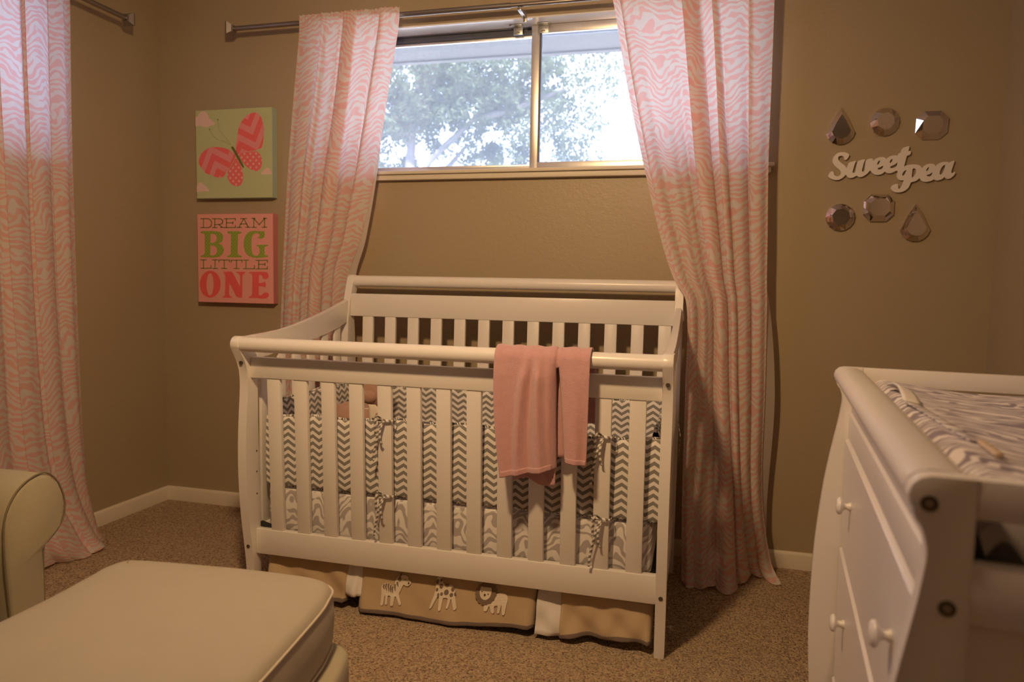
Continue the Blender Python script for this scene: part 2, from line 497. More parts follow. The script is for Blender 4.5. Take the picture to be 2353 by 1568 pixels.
# ------------------------------------------------------------------ outside
structure(box('ground', (-14, TH + .02, -.45), (14, 26, -.35), M['grass'], None, 0))
bm = bmesh.new()
add_box(bm, (-1.2, TH + .001, 2.31), (5.0, .98, 2.345)); add_box(bm, (-1.2, .94, 2.30), (5.0, .98, 2.47))
add_box(bm, (-.98, -L - .5, 2.31), (-TH - .001, TH, 2.345))  # unseen left eave, added to cut sky light on the left curtain
structure(finish(bm, 'roof_eave', M['eave'], None, False))

def tree(name, label, base, segs, blobs, nleaf, size, seed):
    rn = random.Random(seed)
    t = thing(name, label, 'tree', base)
    bm = bmesh.new()
    for pts, rs in segs: add_tube(bm, pts, rs, 8)
    finish(bm, 'trunk', M['bark'], t)
    vs, fs = [], []
    for (c, r, wgt) in blobs:
        for _ in range(int(nleaf * wgt)):
            while True:
                p = Vector((rn.uniform(-1, 1), rn.uniform(-1, 1), rn.uniform(-1, 1)))
                if p.length < 1: break
            if noise.noise(Vector((c[0] + p.x*r[0], c[1] + p.y*r[1], c[2] + p.z*r[2])) * 4.6) < .0: continue
            p = Vector((c[0] + p.x * r[0], c[1] + p.y * r[1], c[2] + p.z * r[2]))
            a = Vector((rn.gauss(0, 1), rn.gauss(0, 1), rn.gauss(0, 1))).normalized()
            b = a.orthogonal().normalized(); s = size * rn.uniform(.6, 1.3)
            k = len(vs)
            vs += [p - a*s, p + b*s*.5, p + a*s, p - b*s*.5]; fs.append((k, k+1, k+2, k+3))
    me = bpy.data.meshes.new('foliage'); me.from_pydata(vs, [], fs)
    link('foliage', me, M['leaf'], t)
    return t
tree('oak_tree', 'spreading leafy tree with a forked trunk seen through the window', (-1.72, 7.0, -.35),
     [([(-1.72, 7, -.35), (-1.70, 7, 2.0), (-1.72, 7, 2.8), (-1.66, 7, 3.5), (-1.5, 7, 4.6)], [.16, .10, .075, .05, .03]),
      ([(-1.72, 7, 2.3), (-1.42, 7, 2.82), (-1.20, 7, 3.02), (-.75, 7, 3.4), (.1, 7.1, 4.1)], [.06, .045, .05, .035, .02]),
      ([(-1.70, 7, 2.7), (-1.42, 7.2, 2.6), (-1.15, 7.2, 2.82), (-.9, 7.2, 3.1)], [.04, .04, .035, .02]),
      ([(-.75, 7, 3.4), (-.1, 6.9, 3.5), (.6, 6.8, 3.7)], [.05, .04, .02]),
      ([(-1.70, 7, 3.1), (-2.2, 7, 3.6), (-2.9, 7.1, 4.0)], [.07, .05, .02])],
     [((-1.6, 7.0, 4.0), (1.3, .8, .70), 1.0), ((-.5, 7.0, 4.0), (1.1, .8, .55), .62), ((-1.9, 7.0, 3.45), (.75, .6, .38), .36),
      ((-.75, 7.0, 3.55), (.8, .6, .35), .34), ((.15, 7.0, 3.55), (.55, .6, .7), .24), ((.85, 7.0, 4.0), (.75, .7, .5), .12), ((.75, 7.0, 3.3), (.45, .5, .35), .05),
      ((-2.5, 7.0, 2.95), (.55, .5, .35), .14), ((-.35, 7.2, 2.85), (.7, .3, .25), .14), ((-.9, 7.2, 3.05), (.7, .3, .22), .10), ((.5, 7.2, 2.9), (.6, .3, .25), .07), ((-1.95, 7.4, 2.85), (.3, .3, .16), .04)],
     20000, .036, 5)

# ------------------------------------------------------------------ curtain rods
def curtain_rod(label, f, a0, a1, mid, r=.0105):
    """f(a, out, z): a runs along the wall"""
    base = f((a0 + a1) / 2, 0, 2.164)
    t = thing('curtain_rod', label, 'curtain rod', base)
    tube('outer_tube', [f(a0 + .012, .09, 2.164), f(mid, .09, 2.164)], r, M['steel'], t, 18)
    tube('inner_tube', [f(mid - .02, .09, 2.164), f(a1 - .012, .09, 2.164)], r * .78, M['steel'], t, 18)
    for a, s in ((a0, 1), (a1, -1)):
        bm = bmesh.new()
        prof = [(.026, 0), (.026, .006), (.015, .022), (.013, .03)]
        rings = []
        for q, h in prof:
            rings.append([bm.verts.new(f(a + s * (h - .012), .09 + q * dy, 2.164 + q * dz)) for dy, dz in ((-1, -1), (1, -1), (1, 1), (-1, 1))])
        for A, B in zip(rings, rings[1:]):
            for k in range(4): bm.faces.new((A[k], A[(k+1) % 4], B[(k+1) % 4], B[k]))
        bm.faces.new(rings[0]); bm.faces.new(rings[-1])
        finish(bm, 'finial', M['steel'], t, False)
    return t
bk = lambda a, o, z: (a, -o, z)
lf = lambda a, o, z: (o, -a, z)
def rod_bracket(f, a, t):
    bm = bmesh.new()
    add_box(bm, f(a - .007, .001, 2.128), f(a + .007, .006, 2.172), .001)
    add_box(bm, f(a - .008, .0061, 2.142), f(a + .008, .098, 2.149), .001)
    add_box(bm, f(a - .008, .092, 2.1495), f(a + .008, .099, 2.153), .001)
    b = finish(bm, 'bracket', M['steel'], t)
    tube('bracket_screw', [f(a, .0061, 2.134), f(a, .009, 2.134)], .0032, M['boltcore'], b, 10)
rod1 = curtain_rod('brushed metal curtain rod across the window above the crib', bk, .452, 3.05, 1.715)
rod_bracket(bk, 1.752, rod1)
rod2 = curtain_rod('brushed metal curtain rod on the left wall, ending near the room corner', lf, .285, 2.60, 1.50)
rod_bracket(lf, 1.45, rod2)

# ------------------------------------------------------------------ curtains
def pleat_path(bands):
    """bands [(p, q)]: between p and q the cloth doubles back, three layers deep"""
    kn = [(0., 0.)]
    for p, q in bands: kn += [(q, .000), (p, .007), (q, .014)]
    kn.append((1., 0.))
    L_ = [0.]
    for a, b in zip(kn, kn[1:]): L_.append(L_[-1] + abs(b[0] - a[0]))
    T = L_[-1]
    def at(u):
        s_ = u * T
        for i in range(len(kn) - 1):
            if s_ <= L_[i+1] or i == len(kn) - 2:
                k = (s_ - L_[i]) / max(1e-9, L_[i+1] - L_[i])
                a, b = kn[i], kn[i+1]
                o = a[1] + (b[1] - a[1]) * k
                if i % 3 == 0:                         # run between pleats: ease back to the plane quickly
                    d = (s_ - L_[i])
                    o = a[1] * math.exp(-d / .05) + b[1]
                return a[0] + (b[0] - a[0]) * k, o
    def sm(u):
        r = [at(min(1, max(0, u + d))) for d in (-.006, -.003, 0, .003, .006)]
        return sum(x for x, _ in r) / 5, sum(y for _, y in r) / 5
    return sm, T
def curtain(label, f, rows, folds, amp, fabric, nu=230, nv=110, bands=(), lining=None, seed=0, hem=0.0):
    """rows: [(z, [along ...], [out ...])] top to bottom; folds: [(centre u, width, depth, sway)]"""
    K = len(rows[0][1])
    zs = [r[0] for r in rows]; S = [0.]
    for i in range(1, len(rows)): S.append(S[-1] + abs(zs[i] - zs[i-1]) + .02)
    tot = S[-1]
    kz = [(s / tot, z) for s, z in zip(S, zs)]
    ka = [(s / tot, tuple(r[1])) for s, r in zip(S, rows)]
    ko = [(s / tot, tuple(r[2])) for s, r in zip(S, rows)]
    us = [i / (K - 1) for i in range(K)]
    path, T_ = pleat_path(bands)
    PT_ = [path(i / 2000) for i in range(2001)]
    def pos(u, v):
        u, lay = PT_[int(round(u * 2000))]
        z = cr(kz, v); A = cr(ka, v); O = cr(ko, v)
        a = cr(list(zip(us, A)), u); o = cr(list(zip(us, O)), u)
        g = amp(v); d = 0.; sh = 0.
        for (c, w, h, sw) in folds:
            q = (u - c - sw * v) / w
            e = math.exp(-q * q)
            d += h * e; sh += h * q * e * .55
        d += .12 * math.sin(u * 61 + seed) * math.sin(u * 23 + 2 * seed)
        o += lay * (1 if v > .05 else .5 + .5 * v / .05)
        a += sh * g * .9 * (1 if A[-1] > A[0] else -1)
        o += max(d, -.6) * g
        if v < .045:                                   # gathered rod pocket and its ruffle
            k = 1 - v / .045
            o += .003 * k * (1 + math.sin(u * 190 + seed)) ; z += .0016 * k * math.sin(u * 130 + 1 + seed)
        if hem: z += hem * math.sin(u * 17 + seed) * max(0, v - .93) / .07
        return f(a, o, max(z, .004))
    c = sheet('curtain', nu, nv, pos, lambda u, v: (u * fabric * T_ + seed * .37, -v * tot), M['curtain'])
    tag(c, label, 'curtain')
    if lining: lining(c, pos, tot)
    return c

RZ = 2.186
# left panel of the crib window, swept to the left behind the crib
def line_l(c, pos, tot):
    def q(u, v):
        p = Vector(pos(1.0, .26 + .72 * v)); wd = .002 + .026 * math.sin(PI * min(1, v * 1.0)) ** 1.2
        return (p.x - .003 + u * wd, p.y + .004 + u * wd * .8, p.z)
    sheet('lining', 4, 60, q, lambda u, v: (u * .1, v * tot), M['lining'], c)
curtain('pink and white zebra curtain swept behind the left end of the crib', bk,
    [(RZ,   [.800, .915, 1.03, 1.145, 1.258], [.1095, .1095, .1095, .1095, .1095]),
     (2.12, [.797, .912, 1.027, 1.142, 1.254], [.1100, .1100, .1100, .1100, .1100]),
     (1.85, [.765, .880, .990, 1.10, 1.205], [.105, .105, .105, .105, .105]),
     (1.53, [.732, .835, .940, 1.045, 1.148], [.100, .105, .105, .105, .100]),
     (1.25, [.710, .800, .895, .985, 1.075], [.095, .100, .100, .100, .095]),
     (1.087, [.698, .778, .858, .938, 1.015], [.092, .098, .098, .095, .085]),
     (.55, [.668, .750, .835, .915, .995], [.085, .10, .10, .09, .08]),
     (.06, [.64, .73, .82, .91, .985], [.09, .12, .12, .10, .08]),
     (.006, [.62, .72, .82, .91, .985], [.10, .15, .14, .11, .08])],
    [(.12, .05, .7, .0), (.245, .035, 1.0, .0), (.36, .05, .8, .02), (.43, .022, -.8, .02), (.50, .05, .9, .0), (.58, .03, -.8, .04),
     (.66, .05, .8, .06), (.74, .03, -.6, .08), (.82, .06, .9, .08), (.93, .04, .6, .0)],
    lambda v: .005 + .014 * min(1, v * 3.2), .56, bands=[(.235, .262), (.40, .425), (.445, .58), (.80, .85)], seed=1.0, lining=line_l)

# right panel, pulled over the crib's right end and down to the floor
def line_r(c, pos, tot):
    def q(u, v):
        p = Vector(pos(1.0, .50 + .44 * v)); wd = .042 * math.sin(PI * v) ** .8 if 0 < v < 1 else 0.
        return (p.x - .004 + u * wd, p.y + .004 + u * .03, p.z)
    sheet('lining', 5, 60, q, lambda u, v: (u * .1, v * tot), M['lining'], c)
curtain('pink and white zebra curtain draped past the right end of the crib to the carpet', bk,
    [(RZ,   [2.105, 2.25, 2.40, 2.545, 2.690], [.1095, .1095, .1095, .1095, .1095]),
     (2.12, [2.122, 2.26, 2.41, 2.55, 2.692], [.1100, .1100, .1100, .1100, .1100]),
     (1.85, [2.175, 2.305, 2.44, 2.57, 2.695], [.115, .11, .108, .108, .105]),
     (1.53, [2.252, 2.36, 2.475, 2.59, 2.697], [.130, .12, .11, .11, .105]),
     (1.25, [2.328, 2.42, 2.515, 2.61, 2.706], [.165, .14, .12, .11, .105]),
     (1.11, [2.378, 2.455, 2.535, 2.62, 2.710], [.196, .16, .125, .11, .105]),
     (1.02, [2.428, 2.490, 2.555, 2.63, 2.714], [.205, .17, .13, .11, .105]),
     (.70, [2.436, 2.50, 2.57, 2.645, 2.722], [.215, .19, .15, .12, .10]),
     (.30, [2.440, 2.51, 2.60, 2.665, 2.730], [.235, .23, .20, .14, .09]),
     (.055, [2.448, 2.52, 2.61, 2.70, 2.770], [.265, .275, .27, .14, .13]),
     (.006, [2.450, 2.525, 2.615, 2.715, 2.800], [.285, .31, .30, .13, .20])],
    [(.10, .05, .5, .0), (.25, .06, .5, .0), (.38, .03, -.9, .0), (.47, .05, .9, .02), (.545, .022, -1.1, .03), (.61, .035, .9, .03),
     (.665, .02, -1.0, .04), (.74, .05, .9, .03), (.83, .03, -.7, .02), (.92, .05, .7, .0)],
    lambda v: .005 + .015 * min(1, v * 3.2) + .012 * max(0, v - .5), .68, bands=[(.045, .075), (.43, .545), (.61, .655), (.84, .87)], seed=2.3, lining=line_r, hem=.012)

# panel of the left wall's window
curtain('pink and white zebra curtain on the left wall, partly behind the armchair', lf,
    [(RZ,   [.590, .76, .93, 1.14, 1.36], [.1095, .1095, .1095, .1095, .1095]),
     (2.12, [.590, .76, .93, 1.14, 1.36], [.1100, .1100, .1100, .1100, .1100]),
     (1.65, [.588, .755, .93, 1.14, 1.36], [.100, .11, .11, .11, .11]),
     (.80, [.578, .745, .92, 1.14, 1.36], [.092, .12, .12, .12, .12]),
     (.30, [.548, .715, .90, 1.13, 1.36], [.075, .14, .14, .13, .12]),
     (.06, [.510, .660, .84, 1.12, 1.36], [.060, .19, .20, .15, .12]),
     (.006, [.475, .655, .80, 1.10, 1.36], [.045, .235, .20, .16, .12])],
    [(.10, .035, .8, .0), (.17, .02, -.8, .0), (.24, .04, .9, .0), (.31, .02, -.9, .01), (.39, .045, .9, .02), (.47, .022, -1.1, .03),
     (.55, .045, .8, .03), (.66, .04, .8, .0), (.78, .05, .9, .0), (.9, .04, .7, .0)],
    lambda v: .005 + .015 * min(1, v * 3.2), 1.0, bands=[(.055, .08), (.145, .17), (.285, .35), (.44, .48), (.60, .68), (.82, .88)], seed=4.1, hem=.01)

# ------------------------------------------------------------------ canvases
def canvas(label, x0, x1, z0, z1, face, side):
    t = thing('canvas_picture', label, 'picture', ((x0 + x1) / 2, -.02, z0))
    bm = bmesh.new(); add_box(bm, (x0, -.040, z0), (x1, -.001, z1), .0015, 1)
    bm.faces.ensure_lookup_table()
    for f in bm.faces: f.material_index = 0 if f.normal.y < -.8 else 1
    finish(bm, 'stretched_canvas', [face, side], t, False)
    return t
class Print:
    """draws flat printed shapes on a canvas face; input in picture units, corners given as a quadrilateral"""
    def __init__(s, t, x0, x1, z0, z1, tl, tr, br, bl):
        s.t, s.b, s.q = t, (x0, x1, z0, z1), (tl, tr, br, bl); s.k = 0
    def st(s, X, Y):
        tl, tr, br, bl = s.q
        a, b = .5, .5
        for _ in range(8):
            lx = tl[0] + (bl[0] - tl[0]) * b; rx = tr[0] + (br[0] - tr[0]) * b
            a = (X - lx) / (rx - lx)
            ty = tl[1] + (tr[1] - tl[1]) * a; by = bl[1] + (br[1] - bl[1]) * a
            b = (Y - ty) / (by - ty)
        return a, 1 - b
    def f(s, lift):
        x0, x1, z0, z1 = s.b
        def g(X, Y, t):
            a, b = s.st(X, Y)
            return (x0 + (x1 - x0) * a, -.0401 - lift - t, z0 + (z1 - z0) * b)
        return g
    def uv(s, co, n): return ((co.x - s.b[0]), (co.z - s.b[2]))
    def shape(s, name, contours, mat, lift=0., uvs=False):
        return flat_shape(name, contours, s.f(lift), 0, .0004, mat, s.t, s.uv if uvs else None)
    def strokes(s, name, lines, w, mat, lift=0.):
        bm = bmesh.new(); g = s.f(lift)
        for pts in lines:
            P = [Vector(p) for p in pts]
            for a, b in zip(P, P[1:]):
                d = (b - a); n = Vector((-d.y, d.x)).normalized() * w / 2; d = d.normalized() * w * .3
                q = [a - d + n, b + d + n, b + d - n, a - d - n]
                vs = [bm.verts.new(g(p.x, p.y, .0004)) for p in q]
                bm.faces.new(vs)
        return finish(bm, name, mat, s.t, False)

CX0, CX1 = .222, .617
cv1 = canvas('green canvas picture of a coral butterfly and clouds, upper one beside the curtain', CX0, CX1, 1.4405, 1.836, M['c_green'], M['c_side'])
P1 = Print(cv1, CX0, CX1, 1.4405, 1.836, (60, 125), (1222, 62), (1215, 1462), (62, 1475))
for c in ([(62,215),(95,220),(110,180),(140,145),(185,132),(230,145),(262,200),(270,245),(310,260),(320,290),(355,290),(362,320),(340,345),(290,355),(240,380),(190,375),(130,355),(62,365)],
          [(64,1300),(80,1250),(110,1222),(140,1222),(175,1260),(215,1290),(240,1320),(265,1345),(255,1365),(180,1362),(90,1375),(64,1370)],
          [(1050,1085),(1080,1050),(1110,1010),(1150,995),(1180,1015),(1200,1050),(1216,1085),(1205,1105),(1150,1105),(1060,1105)]):
    P1.shape('cloud_print', [c], M['cloud'])
P1.strokes('loop_print', [[(250,1170),(400,1180),(500,1195),(560,1220),(620,1310),(700,1370),(800,1385),(890,1350),(925,1280),(900,1210),(840,1170)]], 5, M['loop'])
wing = [(680,760),(678,650),(700,520),(730,370),(790,260),(870,180),(950,152),(1010,160),(1060,215),(1085,300),(1108,380),(1100,470),(1095,540),(1085,620),(1060,690),(1010,715),(960,735),(850,750),(740,790),(700,790)]
P1.shape('wing_print', [smooth_loop(wing)], M['coral'], 0, True)
wing = [(650,780),(590,730),(500,695),(400,680),(290,685),(190,740),(125,810),(103,890),(115,960),(160,1020),(215,1085),(290,1110),(350,1140),(430,1155),(480,1140),(520,1080),(560,1040),(610,940),(650,870),(670,820)]
P1.shape('wing_print', [smooth_loop(wing)], M['coral'], 0, True)
wing = [(720,790),(800,765),(900,750),(985,745),(1030,780),(1060,840),(1068,910),(1055,990),(1000,1050),(920,1035),(850,990),(790,930),(745,860)]
P1.shape('wing_print', [smooth_loop(wing)], M['coraldot'], .0003, True)
wing = [(680,850),(720,900),(755,980),(780,1090),(775,1200),(740,1270),(680,1285),(620,1265),(570,1210),(540,1130),(555,1060),(600,980),(645,890)]
P1.shape('wing_print', [smooth_loop(wing)], M['coraldot'], .0003, True)
P1.shape('butterfly_body_print', [smooth_loop([(608,690),(625,672),(650,690),(720,820),(790,960),(793,1000),(765,975),(690,840),(640,745)])], M['bodyp'], .0006)
P1.strokes('antenna_print', [[(600,650),(500,590),(390,565),(320,490),(280,412)], [(600,640),(520,530),(430,430),(415,350),(410,262)]], 3.0, M['bodyp'])
for cx, cy in ((278, 410), (408, 261)):
    P1.shape('antenna_print', [[(cx + 10*math.cos(k*PI/5), cy + 10*math.sin(k*PI/5)) for k in range(10)]], M['bodyp'])

D0, D1 = .222, .619
cv2 = canvas('pink canvas reading DREAM BIG LITTLE ONE, hung below the butterfly picture', D0, D1, .966, 1.3705, M['c_pink'], M['c_pinkside'])
P2 = Print(cv2, D0, D1, .966, 1.3705, (48, 85), (1235, 75), (1258, 1497), (82, 1462))
P2.strokes('letter_print', [[(155,155),(155,298)],[(110,158),(230,158),(265,175),(282,205),(285,245),(270,280),(235,296),(110,296)],
    [(335,155),(335,295)],[(295,158),(420,160),(455,175),(462,205),(448,235),(410,248),(335,248)],[(400,248),(455,293)],[(295,296),(375,296)],[(425,293),(480,293)],
    [(520,155),(520,295)],[(488,160),(658,156),(658,185)],[(520,222),(620,222)],[(620,205),(620,240)],[(488,295),(660,294),(662,262)],
    [(715,292),(790,155),(860,290)],[(735,240),(835,240)],[(740,155),(835,155)],[(680,293),(755,293)],[(820,290),(890,290)],
    [(945,150),(945,290)],[(1110,150),(1110,290)],[(945,155),(1028,250),(1110,155)],[(912,152),(965,152)],[(1090,150),(1142,150)],[(910,292),(985,292)],[(1068,290),(1145,290)]], 15, M['txtol'])
P2.strokes('letter_print', [[(160,800),(160,935)],[(115,800),(205,800)],[(120,933),(282,931),(281,885)],
    [(345,800),(345,935)],[(300,800),(390,800)],[(305,935),(388,935)],
    [(490,800),(490,935)],[(408,835),(408,802),(572,802),(572,835)],[(445,935),(535,935)],
    [(682,805),(682,937)],[(600,838),(600,805),(768,805),(768,838)],[(640,937),(725,937)],
    [(830,805),(830,937)],[(790,805),(870,805)],[(790,938),(962,938),(960,890)],
    [(1025,810),(1025,940)],[(980,808),(1158,808),(1158,838)],[(1025,870),(1120,870)],[(1120,850),(1120,890)],[(985,942),(1158,940),(1158,905)]], 15, M['txtol'])
P2.shape('letter_print', [[(105,365),(150,350),(300,350),(400,360),(455,395),(472,450),(455,510),(400,545),(450,570),(482,630),(470,700),(420,745),(350,765),(200,760),(105,755),(120,735),(165,720),(178,690),(178,420),(165,390),(110,380)],
    [(270,395),(330,395),(360,420),(372,460),(355,510),(320,530),(268,535)], [(268,575),(330,580),(365,610),(375,660),(360,710),(320,730),(268,730)]], M['txtgr'], 0, True)
P2.shape('letter_print', [[(525,365),(560,352),(720,355),(762,370),(740,390),(700,400),(698,700),(720,725),(772,745),(750,762),(550,760),(525,745),(545,735),(590,715),(592,400),(560,390)]], M['txtgr'], 0, True)
P2.shape('letter_print', [[(1105,340),(1090,355),(950,345),(870,360),(820,410),(792,500),(790,580),(810,670),(860,735),(930,765),(1000,772),(1080,765),(1170,750),(1165,735),(1115,720),(1112,610),(1130,590),(1172,575),(1150,562),(1010,565),(980,575),(1020,595),(1038,640),(1035,700),(1010,735),(960,735),(930,710),(912,640),(908,540),(915,450),(940,400),(990,380),(1030,395),(1040,430),(1005,455),(1050,470),(1100,455),(1115,420)]], M['txtgr'], 0, True)
ell = lambda cx, cy, a, b, n=40: [(cx + a*math.cos(2*PI*k/n), cy + b*math.sin(2*PI*k/n)) for k in range(n)]
P2.shape('letter_print', [ell(270, 1182, 165, 212), ell(268, 1185, 57, 176)], M['txtred'])
P2.shape('letter_print', [[(475,990),(500,985),(610,985),(640,1030),(740,1220),(742,1060),(720,1020),(680,1000),(690,985),(810,990),(820,1003),(785,1025),(775,1060),(775,1395),(722,1395),(680,1370),(575,1160),(568,1340),(590,1370),(620,1385),(620,1395),(480,1395),(470,1380),(505,1360),(510,1060),(490,1010)]], M['txtred'])
P2.shape('letter_print', [[(870,1000),(900,990),(1100,985),(1160,1000),(1180,1050),(1170,1090),(1130,1108),(1090,1095),(1085,1060),(1060,1035),(1030,1040),(1030,1165),(1080,1160),(1130,1145),(1140,1190),(1130,1235),(1080,1215),(1030,1215),(1030,1350),(1070,1360),(1095,1330),(1130,1310),(1175,1320),(1185,1370),(1150,1405),(1080,1412),(1000,1400),(875,1400),(880,1380),(920,1365),(930,1310),(930,1060),(915,1020)]], M['txtred'])

# ------------------------------------------------------------------ mirrored gems and the lettering on the right
def gem(label, cx, cz, outer, table, rot=0., tilt=(0, 0), depth=.026):
    """outer/table: outlines in metres round the centre; joined by flat facets"""
    bm = bmesh.new()
    ca, sa = math.cos(rot), math.sin(rot)
    def put(p, y):
        x, z = p[0]*ca - p[1]*sa, p[0]*sa + p[1]*ca
        return bm.verts.new((cx + x, -y - tilt[0]*x*(y/depth) - tilt[1]*z*(y/depth), cz + z))
    back = [put(p, .001) for p in outer]; gir = [put(p, .008) for p in outer]; tab = [put(p, depth) for p in table]
    n = len(outer); m = len(table); r = n // m
    for i in range(n): bm.faces.new((back[i], back[(i+1) % n], gir[(i+1) % n], gir[i]))
    if r == 1:
        for i in range(n): bm.faces.new((gir[i], gir[(i+1) % n], tab[(i+1) % m], tab[i]))
    else:
        for i in range(m):
            a, b, c = gir[2*i], gir[(2*i+1) % n], gir[(2*i+2) % n]
            bm.faces.new((a, b, tab[i])); bm.faces.new((b, tab[(i+1) % m], tab[i])); bm.faces.new((b, c, tab[(i+1) % m]))
    bm.faces.new(tab); bm.faces.new(back[::-1])
    o = finish(bm, 'mirror_gem', M['mirror'], None, False)
    return tag(o, label, 'wall decoration')
def drop(w, h):
    pts = [(0, h*.5)]
    lower = [(-PI*.06 - k*(PI*.88)/7) for k in range(8)]
    right = [(w*.235, h*.22)]
    left = [(-w*.235, h*.22)]
    ring = [(w*.5*math.cos(a), -h*.5 + w*.5 + w*.5*math.sin(a)) for a in lower]
    return pts + right + ring + left
def scale(p, s, c=(0, 0)): return [(c[0] + (x - c[0])*s, c[1] + (z - c[1])*s) for x, z in p]
def octa(w, h, c): return [(-w/2+c, h/2), (w/2-c, h/2), (w/2, h/2-c), (w/2, -h/2+c), (w/2-c, -h/2), (-w/2+c, -h/2), (-w/2, -h/2+c), (-w/2, h/2-c)]
rnd = lambda r, n, ph=0: [(r*math.cos(-2*PI*k/n + ph), r*math.sin(-2*PI*k/n + ph)) for k in range(n)]
o1 = drop(.100, .134)
gem('mirrored teardrop gem above the S of the wall lettering', 2.948, 1.672, o1, scale(o1, .64, (0, -.012)), .02, (.06, .02))
gem('round faceted mirror gem above the middle of the wall lettering', 3.094, 1.681, rnd(.050, 16), rnd(.030, 8, -PI/16), 0, (-.20, .10))
gem('square cut mirror gem in the upper row, nearest the room corner', 3.246, 1.663, octa(.103, .098, .024), octa(.062, .058, .014), 0, (.0, .22), .021)
gem('round faceted mirror gem below the S of the wall lettering', 2.963, 1.343, rnd(.050, 16), rnd(.031, 8, -PI/16), 0, (.05, -.05))
gem('square cut mirror gem hanging just under the wall lettering', 3.090, 1.376, octa(.101, .098, .024), octa(.064, .060, .015), 0, (.03, -.03), .030)
o2 = drop(.100, .134)
gem('mirrored teardrop gem in the lower row, right under the word pea', 3.213, 1.322, o2, scale(o2, .66, (0, -.010)), .02, (-.03, -.06))

SP_OUT = [(128,572),(150,510),(180,483),(205,490),(220,520),(235,555),(270,575),(305,570),(335,545),(342,515),(330,480),(300,450),(250,410),(210,360),(190,310),(195,260),(215,215),(255,175),(310,157),(370,158),(420,172),(452,195),(462,215),(450,250),(425,285),(405,295),(385,285),(380,260),(365,235),(340,220),(310,222),(285,235),(280,265),(290,295),(320,330),(370,370),(410,405),(430,435),
 (445,395),(460,355),(482,335),(575,316),(568,350),(548,430),(533,495),(535,518),(550,526),(572,518),(584,495),(588,440),(600,370),(610,330),(642,310),(727,297),(715,350),(692,450),(687,492),(700,512),(720,505),(735,480),(736,400),(742,330),(760,305),(800,290),(840,287),(860,305),(868,332),(885,305),(930,280),(990,266),(1040,275),(1065,295),(1073,310),(1090,290),(1130,262),(1190,248),(1240,250),(1258,262),(1264,236),(1280,212),(1310,205),(1320,160),(1335,130),(1370,113),(1440,102),(1428,180),(1455,180),(1468,195),(1458,245),(1410,262),(1400,300),(1385,380),(1376,440),(1400,430),(1450,418),(1520,413),(1580,420),(1630,440),(1655,470),(1668,480),(1690,450),(1730,422),(1790,410),(1840,420),(1865,440),(1873,462),(1900,430),(1950,400),(2010,388),(2060,392),(2085,405),(2110,390),(2165,375),(2160,420),(2140,500),(2128,560),(2140,585),(2165,575),(2180,565),(2192,580),(2175,620),(2130,665),(2090,680),(2050,670),(2025,645),(2000,675),(1930,700),(1890,695),(1860,680),(1830,700),(1760,718),(1700,712),(1660,690),(1635,655),(1600,685),(1560,705),(1505,718),(1490,745),(1470,800),(1430,845),(1380,875),(1310,887),(1240,875),(1200,845),(1187,805),(1195,770),(1230,745),(1275,738),(1295,755),(1298,800),(1310,825),(1335,815),(1360,770),(1375,710),(1383,680),(1340,680),(1300,665),(1275,630),(1265,580),(1280,540),(1270,515),(1250,512),(1200,540),(1150,552),(1100,545),(1065,522),(1030,555),(970,572),(910,565),(860,535),(835,505),(825,488),(790,535),(740,575),(690,600),(640,598),(605,575),(570,595),(520,612),(470,605),(440,575),(425,552),(390,590),(330,630),(270,640),(200,625),(150,595)]
SP_HOLES = [[(975,325),(955,335),(935,370),(935,395),(950,392),(970,365),(978,335)],[(1030,415),(1000,435),(945,460),(955,478),(990,482),(1020,468),(1033,440)],
 [(1180,308),(1160,312),(1138,345),(1138,372),(1155,370),(1178,340)],[(1262,368),(1230,400),(1148,440),(1158,460),(1195,465),(1235,450),(1258,420)],
 [(1415,505),(1385,520),(1358,555),(1353,590),(1372,600),(1390,580),(1405,545)],[(1515,485),(1550,485),(1570,505),(1575,550),(1558,595),(1525,632),(1508,630),(1508,560)],
 [(1775,468),(1758,475),(1735,510),(1732,535),(1750,530),(1772,500)],[(1832,558),(1800,585),(1742,605),(1758,622),(1795,628),(1825,605)],
 [(2025,440),(1995,455),(1960,510),(1948,570),(1955,600),(1978,600),(2005,565),(2025,500),(2030,455)]]
SPX, SPZ = (2.914, 3.3285), (1.5915, 1.4295)       # real extent of the lettering on the wall
def sp_f(X, Y, t):
    a = (X - 128) / (2192 - 128); b = (Y - 102) / (887 - 102)
    return (SPX[0] + a * (SPX[1] - SPX[0]), -.002 - t, SPZ[0] + b * (SPZ[1] - SPZ[0]) + .006 * (a - .5))
tag(flat_shape('word_sign', [smooth_loop(SP_OUT, 2)] + [smooth_loop(h, 2) for h in SP_HOLES], sp_f, 0, .010, M['sign']),
    'white cut-out script lettering Sweet pea on the wall between the mirrored gems', 'wall sign')

# ------------------------------------------------------------------ crib
X0, X1 = 1.0668, 2.3868                # between the end panels
PT = .030                              # thickness of the end panels
crib = thing('crib', 'white wooden sleigh crib with slatted sides, under the window', 'crib', ((X0 + X1)/2, -.5, 0))
KF = [(0.0, -.840), (.10, -.846), (.131, -.849), (.21, -.861), (.304, -.875), (.394, -.883), (.482, -.886), (.568, -.884), (.653, -.878), (.724, -.872), (.781, -.876), (.832, -.892)]
RF, ZF, YF = .0235, .867, -.8955        # front round rail
RB, ZB, YB = .0235, 1.077, -.1190       # back round rail
def front_edge(z): return cr([(a, b) for a, b in KF], min(max(z, 0), .832))
def back_edge(z): return -1.007 - front_edge(z - .21) if z > .21 else -1.007 - front_edge(0.) + .0 * z
arc = lambda cy, cz, r, a0, a1, n=8: [(cy + r*math.cos(a0 + (a1-a0)*k/n), cz + r*math.sin(a0 + (a1-a0)*k/n)) for k in range(n+1)]
